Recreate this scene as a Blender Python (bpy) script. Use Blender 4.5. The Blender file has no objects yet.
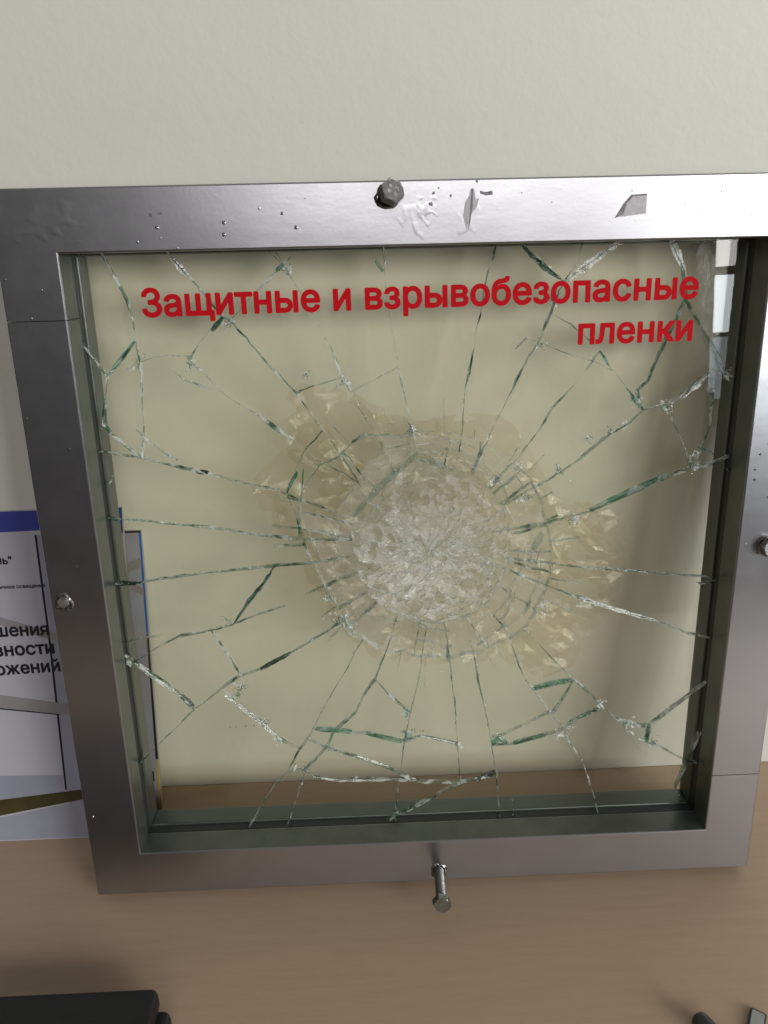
import bpy, bmesh, math, random
from mathutils import Vector, Matrix, noise

random.seed(7)
SC = bpy.context.scene
COL = SC.collection
MM = 0.001
R = math.radians

# ------------------------------------------------------------------ camera
cam_data = bpy.data.cameras.new('camera')
cam_data.sensor_fit = 'VERTICAL'
cam_data.sensor_height = 24.0
cam_data.lens = 24.0 * 800 / 1024
cam_data.clip_start = 0.01
cam_data.clip_end = 50
cam = bpy.data.objects.new('camera', cam_data)
COL.objects.link(cam)
LEAN = R(8.0)                       # the frame leans back against the wall
ca, sa = math.cos(LEAN), math.sin(LEAN)
DEPTH = 49.0
Wm = Matrix(((1, 0, 0), (0, ca, sa), (0, -sa, ca)))           # panel -> world
cam_pos = Wm @ Vector((-38.942, -501.143, 454.967)) + Vector((0, 0, DEPTH * sa))
right = Wm @ Vector((0.99914733, -0.03433971, -0.0229215))
down = Wm @ Vector((-0.03211591, -0.2975441, -0.95416774))
fwd = Wm @ Vector((0.02594569, 0.9540903, -0.29839324))
mw = Matrix((right, -down, -fwd)).transposed().to_4x4()
mw.translation = cam_pos * MM
cam.matrix_world = mw
SC.camera = cam

# ------------------------------------------------------------------ light
world = bpy.data.worlds.new('World')
SC.world = world
world.use_nodes = True
wn = world.node_tree
bg = wn.nodes['Background']
tc = wn.nodes.new('ShaderNodeTexCoord')
sp = wn.nodes.new('ShaderNodeSeparateXYZ')
rp = wn.nodes.new('ShaderNodeValToRGB')          # dim room: floor dark, ceiling pale
mr = wn.nodes.new('ShaderNodeMapRange')
mr.inputs[1].default_value = -0.25; mr.inputs[2].default_value = 0.75
wn.links.new(tc.outputs['Generated'], sp.inputs[0])
wn.links.new(sp.outputs[2], mr.inputs[0])
wn.links.new(mr.outputs[0], rp.inputs[0])
rp.color_ramp.elements[0].color = (0.010, 0.009, 0.009, 1)
rp.color_ramp.elements[1].color = (0.24, 0.243, 0.235, 1)
e_ = rp.color_ramp.elements.new(0.32); e_.color = (0.09, 0.087, 0.088, 1)
rp.color_ramp.interpolation = 'EASE'
wn.links.new(rp.outputs[0], bg.inputs[0])
bg.inputs[1].default_value = 0.6

def area(name, loc, aim, sx, sy, power, color):
    l = bpy.data.lights.new(name, 'AREA')
    l.shape = 'RECTANGLE'; l.size = sx; l.size_y = sy; l.energy = power; l.color = color
    o = bpy.data.objects.new(name, l); COL.objects.link(o)
    o.location = loc
    o.rotation_euler = (Vector(aim) - Vector(loc)).to_track_quat('-Z', 'Y').to_euler()
    return o
# the window of the room, right and behind the camera: two panes over two
for cx in (1.84, 2.62, 3.40, 4.18, 4.96):
    for cz, hh, pw, colr in ((0.67, 0.24, 5.5, (0.90, 0.96, 1.0)), (0.43, 0.20, 1.1, (0.80, 0.90, 1.0)), (1.42, 1.18, 21.5, (1.0, 0.99, 0.97))):
        area('window_and_fill_light', (cx, -2.75, cz), (cx - 1.3, 0.0, cz - 0.25), 0.74, hh, pw * (1.25 if cx < 3.0 else 0.75 if cx < 4 else 0.45), colr)

for cx in (-0.10, 0.68):                       # added panes behind the camera, for the rail's sheen and front fill
    area('window_and_fill_light', (cx, -2.75, 1.50), (cx - 0.2, 0.0, 0.4), 0.74, 0.80, 10.0, (1.0, 0.98, 0.98))

SC.view_settings.view_transform = 'Standard'
SC.view_settings.look = 'None'
SC.view_settings.exposure = 0.10
SC.view_settings.gamma = 1.0
SC.cycles.transparent_max_bounces = 64
SC.cycles.max_bounces = 10
SC.cycles.caustics_reflective = False
SC.cycles.caustics_refractive = False
SC.cycles.sample_clamp_indirect = 4.0
SC.cycles.use_denoising = True

# ------------------------------------------------------------------ materials
def mat(name):
    m = bpy.data.materials.new(name); m.use_nodes = True
    nt = m.node_tree
    return m, nt, nt.nodes, nt.links
def texco(nt, scale=(1, 1, 1)):
    t = nt.nodes.new('ShaderNodeTexCoord'); mp = nt.nodes.new('ShaderNodeMapping')
    mp.inputs['Scale'].default_value = scale
    nt.links.new(t.outputs['Object'], mp.inputs[0]); return mp.outputs[0]
def nz(nt, vec, scale, detail=4, rough=0.55):
    n = nt.nodes.new('ShaderNodeTexNoise'); n.inputs['Scale'].default_value = scale
    n.inputs['Detail'].default_value = detail; n.inputs['Roughness'].default_value = rough
    nt.links.new(vec, n.inputs['Vector']); return n.outputs['Fac']
def ramp(nt, fac, stops):
    r = nt.nodes.new('ShaderNodeValToRGB'); cr = r.color_ramp
    while len(cr.elements) < len(stops): cr.elements.new(0.5)
    for e, (p, c) in zip(cr.elements, stops):
        e.position = p; e.color = (*c, 1) if len(c) == 3 else c
    nt.links.new(fac, r.inputs[0]); return r.outputs[0]
def bump(nt, h, strength, dist):
    b = nt.nodes.new('ShaderNodeBump'); b.inputs['Strength'].default_value = strength
    b.inputs['Distance'].default_value = dist
    nt.links.new(h, b.inputs['Height']); return b.outputs[0]
def maths(nt, op, a, b):
    n = nt.nodes.new('ShaderNodeMath'); n.operation = op
    for k, v in enumerate((a, b)):
        if isinstance(v, (int, float)): n.inputs[k].default_value = v
        else: nt.links.new(v, n.inputs[k])
    return n.outputs[0]
def simple(name, color, rough=0.5, metallic=0.0, var=0.08, scale=60, bmp=0.0, bscale=300):
    m, nt, N, L = mat(name); b = N['Principled BSDF']
    v = texco(nt); f = nz(nt, v, scale)
    lo = tuple(c * (1 - var) for c in color); hi = tuple(min(1, c * (1 + var)) for c in color)
    L.new(ramp(nt, f, [(0.3, lo), (0.7, hi)]), b.inputs['Base Color'])
    b.inputs['Roughness'].default_value = rough; b.inputs['Metallic'].default_value = metallic
    if bmp: L.new(bump(nt, nz(nt, v, bscale), bmp, 0.0005), b.inputs['Normal'])
    return m

def m_wall():
    m, nt, N, L = mat('wall_paint'); b = N['Principled BSDF']; v = texco(nt)
    L.new(ramp(nt, nz(nt, v, 2.5, 3), [(0.3, (0.638, 0.638, 0.565)), (0.7, (0.662, 0.662, 0.588))]), b.inputs['Base Color'])
    b.inputs['Roughness'].default_value = 0.55
    L.new(bump(nt, nz(nt, v, 130, 5, 0.6), 0.22, 0.0012), b.inputs['Normal'])
    return m
def m_table():
    m, nt, N, L = mat('beech_laminate'); b = N['Principled BSDF']
    v = texco(nt, (2.0, 26, 1)); f = nz(nt, v, 7, 5, 0.6)
    v2 = texco(nt, (18, 160, 1)); g = nz(nt, v2, 4, 3)
    h = maths(nt, 'ADD', maths(nt, 'MULTIPLY', f, 0.65), maths(nt, 'MULTIPLY', g, 0.35))
    L.new(ramp(nt, h, [(0.34, (0.405, 0.282, 0.192)), (0.52, (0.428, 0.300, 0.206)), (0.70, (0.447, 0.316, 0.219))]), b.inputs['Base Color'])
    b.inputs['Roughness'].default_value = 0.42
    L.new(bump(nt, g, 0.05, 0.0003), b.inputs['Normal'])
    return m
def m_silver():
    m, nt, N, L = mat('silver_paint'); b = N['Principled BSDF']; v = texco(nt)
    f = nz(nt, v, 25, 5)
    L.new(ramp(nt, f, [(0.3, (0.362, 0.358, 0.370)), (0.7, (0.388, 0.383, 0.396))]), b.inputs['Base Color'])
    b.inputs['Metallic'].default_value = 0.97
    L.new(ramp(nt, nz(nt, v, 60, 4), [(0.3, (0.275,) * 3), (0.7, (0.305,) * 3)]), b.inputs['Roughness'])
    # brushed-on paint: faint orange peel and broad ripples, a few dust nibs
    a = nz(nt, v, 420, 2); w = nz(nt, texco(nt, (14, 14, 40)), 1.5, 3)
    vor = nt.nodes.new('ShaderNodeTexVoronoi'); vor.inputs['Scale'].default_value = 70
    L.new(v, vor.inputs['Vector'])
    nib = ramp(nt, vor.outputs['Distance'], [(0.0, (1, 1, 1)), (0.06, (0, 0, 0))])
    h = maths(nt, 'ADD', maths(nt, 'MULTIPLY', a, 0.10), maths(nt, 'ADD', maths(nt, 'MULTIPLY', w, 0.45), maths(nt, 'MULTIPLY', nib, 0.7)))
    L.new(bump(nt, h, 0.35, 0.0006), b.inputs['Normal'])
    return m
def facing(nt):
    l = nt.nodes.new('ShaderNodeLayerWeight'); l.inputs['Blend'].default_value = 0.5
    return l.outputs['Facing']
def schlick(nt, f0=0.045, k=1.0):
    p = maths(nt, 'POWER', facing(nt), 5.0)
    return maths(nt, 'ADD', maths(nt, 'MULTIPLY', p, (1 - f0) * k), f0)
def clear(name, tint, f0, rough, haze=0.0, hazecol=(0.8, 0.85, 0.8), bmp=None):
    """thin clear sheet: transparent with a mirror reflection, plus a little scattering"""
    m, nt, N, L = mat(name); N.remove(N['Principled BSDF']); out = N['Material Output']
    t = N.new('ShaderNodeBsdfTransparent'); t.inputs[0].default_value = (*tint, 1)
    g = N.new('ShaderNodeBsdfGlossy'); g.inputs['Roughness'].default_value = rough
    mx = N.new('ShaderNodeMixShader')
    L.new(schlick(nt, f0), mx.inputs[0])
    base = t.outputs[0]
    if haze:
        d = N.new('ShaderNodeBsdfDiffuse'); d.inputs[0].default_value = (*hazecol, 1)
        tr = N.new('ShaderNodeBsdfTranslucent'); tr.inputs[0].default_value = (*hazecol, 1)
        hm = N.new('ShaderNodeMixShader'); hm.inputs[0].default_value = 0.12
        L.new(d.outputs[0], hm.inputs[1]); L.new(tr.outputs[0], hm.inputs[2])
        m2 = N.new('ShaderNodeMixShader')
        v = texco(nt); f = nz(nt, v, 120, 5, 0.7)
        hz = ramp(nt, f, [(0.35, (haze * 0.35,) * 3), (0.7, (haze * 1.6,) * 3)])
        L.new(hz, m2.inputs[0]); L.new(t.outputs[0], m2.inputs[1]); L.new(hm.outputs[0], m2.inputs[2])
        base = m2.outputs[0]
    L.new(base, mx.inputs[1]); L.new(g.outputs[0], mx.inputs[2])
    if bmp:
        v = texco(nt); L.new(bump(nt, nz(nt, v, bmp[0], 5, 0.65), bmp[1], bmp[2]), g.inputs['Normal'])
    L.new(mx.outputs[0], out.inputs[0])
    return m
def crack(name, dark, mid, white, wf, seed, gl=0.14, gr=0.15):
    """broken glass edge: green where one looks along it, silvery where it is chipped"""
    m, nt, N, L = mat(name); N.remove(N['Principled BSDF']); out = N['Material Output']
    v = texco(nt); mp = N.new('ShaderNodeMapping'); mp.inputs['Location'].default_value = (seed, seed * 2, 0)
    L.new(v, mp.inputs[0]); v = mp.outputs[0]
    col = ramp(nt, nz(nt, v, 95, 4, 0.65), [(0.36, dark), (0.48, mid), (0.60, white)])
    t = N.new('ShaderNodeBsdfTransparent'); L.new(col, t.inputs[0])
    g = N.new('ShaderNodeBsdfGlossy'); g.inputs['Roughness'].default_value = gr
    L.new(bump(nt, nz(nt, v, 500, 4, 0.7), 1.0, 0.0012), g.inputs['Normal'])
    d = N.new('ShaderNodeBsdfTranslucent'); d.inputs[0].default_value = (0.93, 0.96, 0.94, 1)
    d2 = N.new('ShaderNodeBsdfDiffuse'); d2.inputs[0].default_value = (0.93, 0.96, 0.94, 1)
    dm = N.new('ShaderNodeMixShader'); dm.inputs[0].default_value = 0.75; L.new(d.outputs[0], dm.inputs[1]); L.new(d2.outputs[0], dm.inputs[2])
    m1 = N.new('ShaderNodeMixShader'); m1.inputs[0].default_value = gl
    L.new(t.outputs[0], m1.inputs[1]); L.new(g.outputs[0], m1.inputs[2])
    m2 = N.new('ShaderNodeMixShader')
    fr = ramp(nt, nz(nt, v, 130, 2, 0.5), [(0.49, (0.0,) * 3), (0.60, (wf,) * 3)])
    L.new(fr, m2.inputs[0]); L.new(m1.outputs[0], m2.inputs[1]); L.new(dm.outputs[0], m2.inputs[2])
    L.new(m2.outputs[0], out.inputs[0])
    return m

M = {}
M['wall'] = m_wall(); M['table'] = m_table(); M['silver'] = m_silver()
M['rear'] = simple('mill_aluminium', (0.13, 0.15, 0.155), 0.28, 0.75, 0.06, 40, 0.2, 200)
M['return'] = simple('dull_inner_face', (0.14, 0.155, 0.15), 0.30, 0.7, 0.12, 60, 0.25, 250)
M['pencil'] = simple('pencil_grey', (0.34, 0.32, 0.27), 0.7)
M['gasket'] = simple('black_gasket', (0.018, 0.022, 0.022), 0.5)
M['glass'] = clear('clear_glass', (0.994, 0.996, 0.985), 0.036, 0.0)
M['core'] = clear('crushed_glass_face', (1.0, 1.0, 0.995), 0.06, 0.05, 0.15, (1.0, 0.985, 0.93), (400, 0.7, 0.0008))
M['milky'] = clear('crushed_white_face', (1.0, 1.0, 0.995), 0.05, 0.10, 0.20, (1.0, 0.985, 0.93), (500, 0.9, 0.001))
M['belt'] = clear('cracked_belt_face', (0.995, 1.0, 0.99), 0.045, 0.04, 0.05, (1.0, 0.985, 0.93), (300, 0.5, 0.0008))
M['film'] = clear('clear_film', (1.0, 0.978, 0.895), 0.02, 0.05, 0.0, bmp=(60, 0.12, 0.002))
M['torn'] = clear('crumpled_film', (0.955, 0.930, 0.885), 0.05, 0.12, 0.02, (0.95, 0.90, 0.80), (150, 0.35, 0.002))
M['crack'] = crack('broken_edge', (0.15, 0.29, 0.25), (0.68, 0.82, 0.75), (0.92, 0.95, 0.93), 0.75, 0.0, 0.14)
M['crack_core'] = crack('crushed_edge', (0.86, 0.92, 0.89), (0.96, 0.98, 0.97), (1.0, 1.0, 1.0), 0.55, 3.0, 0.10, 0.12)
M['b_green'] = crack('green_edge', (0.05, 0.34, 0.27), (0.24, 0.58, 0.48), (0.55, 0.80, 0.71), 0.30, 5.0, 0.14)
M['b_dark'] = crack('dark_edge', (0.005, 0.03, 0.025), (0.02, 0.10, 0.08), (0.12, 0.28, 0.22), 0.10, 7.0)
M['b_white'] = crack('silvery_edge', (0.65, 0.7, 0.67), (0.85, 0.9, 0.87), (0.97, 0.98, 0.97), 0.7, 9.0, 0.45, 0.12)
M['b_pale'] = crack('pale_green_edge', (0.45, 0.66, 0.60), (0.60, 0.76, 0.70), (0.78, 0.88, 0.84), 0.25, 11.0)
M['flake'] = crack('splinters', (0.70, 0.80, 0.75), (0.90, 0.94, 0.92), (0.97, 0.98, 0.97), 0.8, 13.0, 0.22, 0.07)
M['red'] = simple('red_vinyl', (0.46, 0.004, 0.010), 0.75, 0, 0.05)
M['red'].node_tree.nodes['Principled BSDF'].inputs['Specular IOR Level'].default_value = 0.12
M['steel'] = simple('worn_steel', (0.22, 0.215, 0.21), 0.42, 0.45, 0.3, 400, 0.5, 700)
M['zinc'] = simple('zinc_plate', (0.25, 0.25, 0.24), 0.30, 0.95, 0.2, 300, 0.3, 600)
M['hole'] = simple('bare_hole', (0.012, 0.012, 0.012), 0.8)
M['chip'] = simple('bare_patch', (0.17, 0.16, 0.165), 0.6, 0.3, 0.35, 350)
M['chip_pale'] = simple('torn_paint_patch', (0.40, 0.38, 0.39), 0.6, 0.3, 0.15, 350)
M['paper'] = simple('dimmed_white_print', (0.43, 0.42, 0.47), 0.35, 0, 0.03, 8)  # paper white dimmed; the board's shade and vignette are put into the colour
M['blue'] = simple('blue_print', (0.045, 0.055, 0.27), 0.35, 0, 0.05)
M['brightblue'] = simple('bright_blue_print', (0.03, 0.12, 0.42), 0.35)
M['black'] = simple('black_print', (0.01, 0.01, 0.014), 0.4)
M['greyprint'] = simple('grey_print', (0.26, 0.245, 0.25), 0.35, 0, 0.12, 30)
M['slate'] = simple('slate_print', (0.29, 0.30, 0.36), 0.35, 0, 0.12, 20)
M['olive'] = simple('olive_print', (0.055, 0.047, 0.015), 0.4, 0, 0.3, 30)
M['yellow'] = simple('yellow_print', (0.55, 0.36, 0.05), 0.4)
M['blackcase'] = simple('black_leatherette', (0.006, 0.006, 0.007), 0.55, 0, 0.2, 200, 0.3, 500)
M['darkplastic'] = simple('dark_plastic', (0.03, 0.032, 0.034), 0.4)
M['greystrip'] = simple('grey_strip', (0.30, 0.32, 0.30), 0.4, 0.2)

# ------------------------------------------------------------------ builders
def link(name, me, m, parent=None):
    o = bpy.data.objects.new(name, me)
    if not len(me.materials):
        for x in (m if isinstance(m, (list, tuple)) else [m]): me.materials.append(x)
    COL.objects.link(o); o.parent = parent
    return o
def mesh(name, verts, faces, m, parent=None, smooth=False, mi=None):
    me = bpy.data.meshes.new(name)
    me.from_pydata([tuple(c * MM for c in v) for v in verts], [], faces)
    if mi:
        for p, k in zip(me.polygons, mi): p.material_index = k
    if smooth:
        for p in me.polygons: p.use_smooth = True
    me.update()
    return link(name, me, m, parent)
def empty(name, loc, rot=(0, 0, 0)):
    o = bpy.data.objects.new(name, None); o.empty_display_size = 0.02
    COL.objects.link(o); o.location = Vector(loc) * MM; o.rotation_euler = rot
    return o
def tag(o, label=None, cat=None, group=None, kind=None):
    for k, v in (('label', label), ('category', cat), ('group', group), ('kind', kind)):
        if v: o[k] = v
    return o
def bevel(o, w, seg=2, ang=40):
    b = o.modifiers.new('bevel', 'BEVEL'); b.width = w * MM; b.segments = seg
    b.limit_method = 'ANGLE'; b.angle_limit = R(ang); b.harden_normals = False
    return o
def slab(name, poly, y0, y1, m, parent=None):
    """polygon in the X-Z plane (counter-clockwise seen from the front), from depth y0 to y1"""
    n = len(poly)
    vs = [(x, y0, z) for x, z in poly] + [(x, y1, z) for x, z in poly]
    fs = [tuple(range(n)), tuple(range(2 * n - 1, n - 1, -1))]
    fs += [(i, i + n, (i + 1) % n + n, (i + 1) % n) for i in range(n)]
    return mesh(name, vs, fs, m, parent)
def box(name, lo, hi, m, parent=None):
    return slab(name, [(lo[0], lo[2]), (hi[0], lo[2]), (hi[0], hi[2]), (lo[0], hi[2])], lo[1], hi[1], m, parent)

# ------------------------------------------------------------------ setting
WALL_Y = 119.8
w = box('wall', (-1800, WALL_Y, -750), (1800, WALL_Y + 100, 1500), M['wall']); tag(w, kind='structure')
for x0, z0, n_ in ((-161, 63, 9), (-3, 50, 5)):                 # faint pencil marks near the foot of the wall
    rr = random.Random(n_)
    for k in range(n_):
        xa = x0 + k * 2.6 + rr.uniform(-.5, .5); h_ = rr.uniform(1.2, 4.5)
        box('pencil_mark', (xa, WALL_Y - .05, z0 + rr.uniform(-1, 1)), (xa + rr.uniform(.3, 1.4), WALL_Y + .05, z0 + h_ * (.4 if n_ > 6 else 1)), M['pencil'], w)
t = box('table', (-700, -620, -25), (800, WALL_Y - 0.6, 0), M['table']); bevel(t, 1.5); tag(t, kind='structure')

# ------------------------------------------------------------------ the framed sample
panel = empty('framed_glass_panel', (0, 0, DEPTH * sa + 0.25), (-LEAN, 0, 0))
tag(panel, 'shattered safety glass in a silver metal frame with red lettering, leaning on the wall', 'glass panel')
H, HW, PW = 500.0, 250.0, 36.4
IX, IZ0, IZ1 = HW - PW, PW, H - PW
JL, JR = 425.2, 84.4                 # painted-over joints in the two stiles
g = 0.25
upper = [(-HW, JL + g), (-IX, JL + g), (-IX, IZ1), (IX, IZ1), (IX, JR + g), (HW, JR + g), (HW, H), (-HW, H)]
lower = [(-HW, 0), (HW, 0), (HW, JR - g), (IX, JR - g), (IX, IZ0), (-IX, IZ0), (-IX, JL - g), (-HW, JL - g)]
FRONT_D = 22.6
def section(poly):
    # front frame as a bent bar with rounded long edges; the joint ends stay square
    o = slab('frame_section', poly, 0, FRONT_D, M['silver'], panel)
    bm = bmesh.new(); bm.from_mesh(o.data)
    es = []
    for e in bm.edges:
        a, b = e.verts
        zs = {round(v.co.z / MM, 2) for v in e.verts}
        if any(abs(z - j) < 0.5 for z in zs for j in (JL, JR)) and (len(zs) == 1 or True):
            if len(zs) == 1: continue
        if abs(a.co.y - b.co.y) > 1e-5 and not (abs(abs(a.co.x) - HW * MM) < 1e-5): continue
        es.append(e)
    bmesh.ops.bevel(bm, geom=es, offset=1.0 * MM, segments=3, profile=0.5, affect='EDGES', clamp_overlap=True)
    bm.normal_update()
    for f in bm.faces:
        c = f.calc_center_median() / MM
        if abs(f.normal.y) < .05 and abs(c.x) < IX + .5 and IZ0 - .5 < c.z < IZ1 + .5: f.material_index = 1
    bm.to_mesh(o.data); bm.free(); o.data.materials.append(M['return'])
    return o
section(upper); section(lower)
def ring_parts(name, off, y0, y1, m, bv, bars):
    ix, z0, z1 = IX - off, IZ0 + off, IZ1 - off
    e = 0.05
    q = {'h': [[(-HW + .4, .4), (HW - .4, .4), (ix, z0), (-ix, z0)], [(-ix, z1), (ix, z1), (HW - .4, H - .4), (-HW + .4, H - .4)]],
         'v': [[(-HW + .4, .4 + e), (-ix - e, z0 + e), (-ix - e, z1 - e), (-HW + .4, H - .4 - e)], [(ix + e, z0 + e), (HW - .4, .4 + e), (HW - .4, H - .4 - e), (ix + e, z1 - e)]]}
    for k in 'hv':
        for p in q[k]:
            o = slab(name, p, y0, y1, m, panel)
            if bv: bevel(o, bv, 2)
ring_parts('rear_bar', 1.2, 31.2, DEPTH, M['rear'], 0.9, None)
ring_parts('gasket_strip', -0.5, FRONT_D + 0.02, 31.15, M['gasket'], 0, None)

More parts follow.
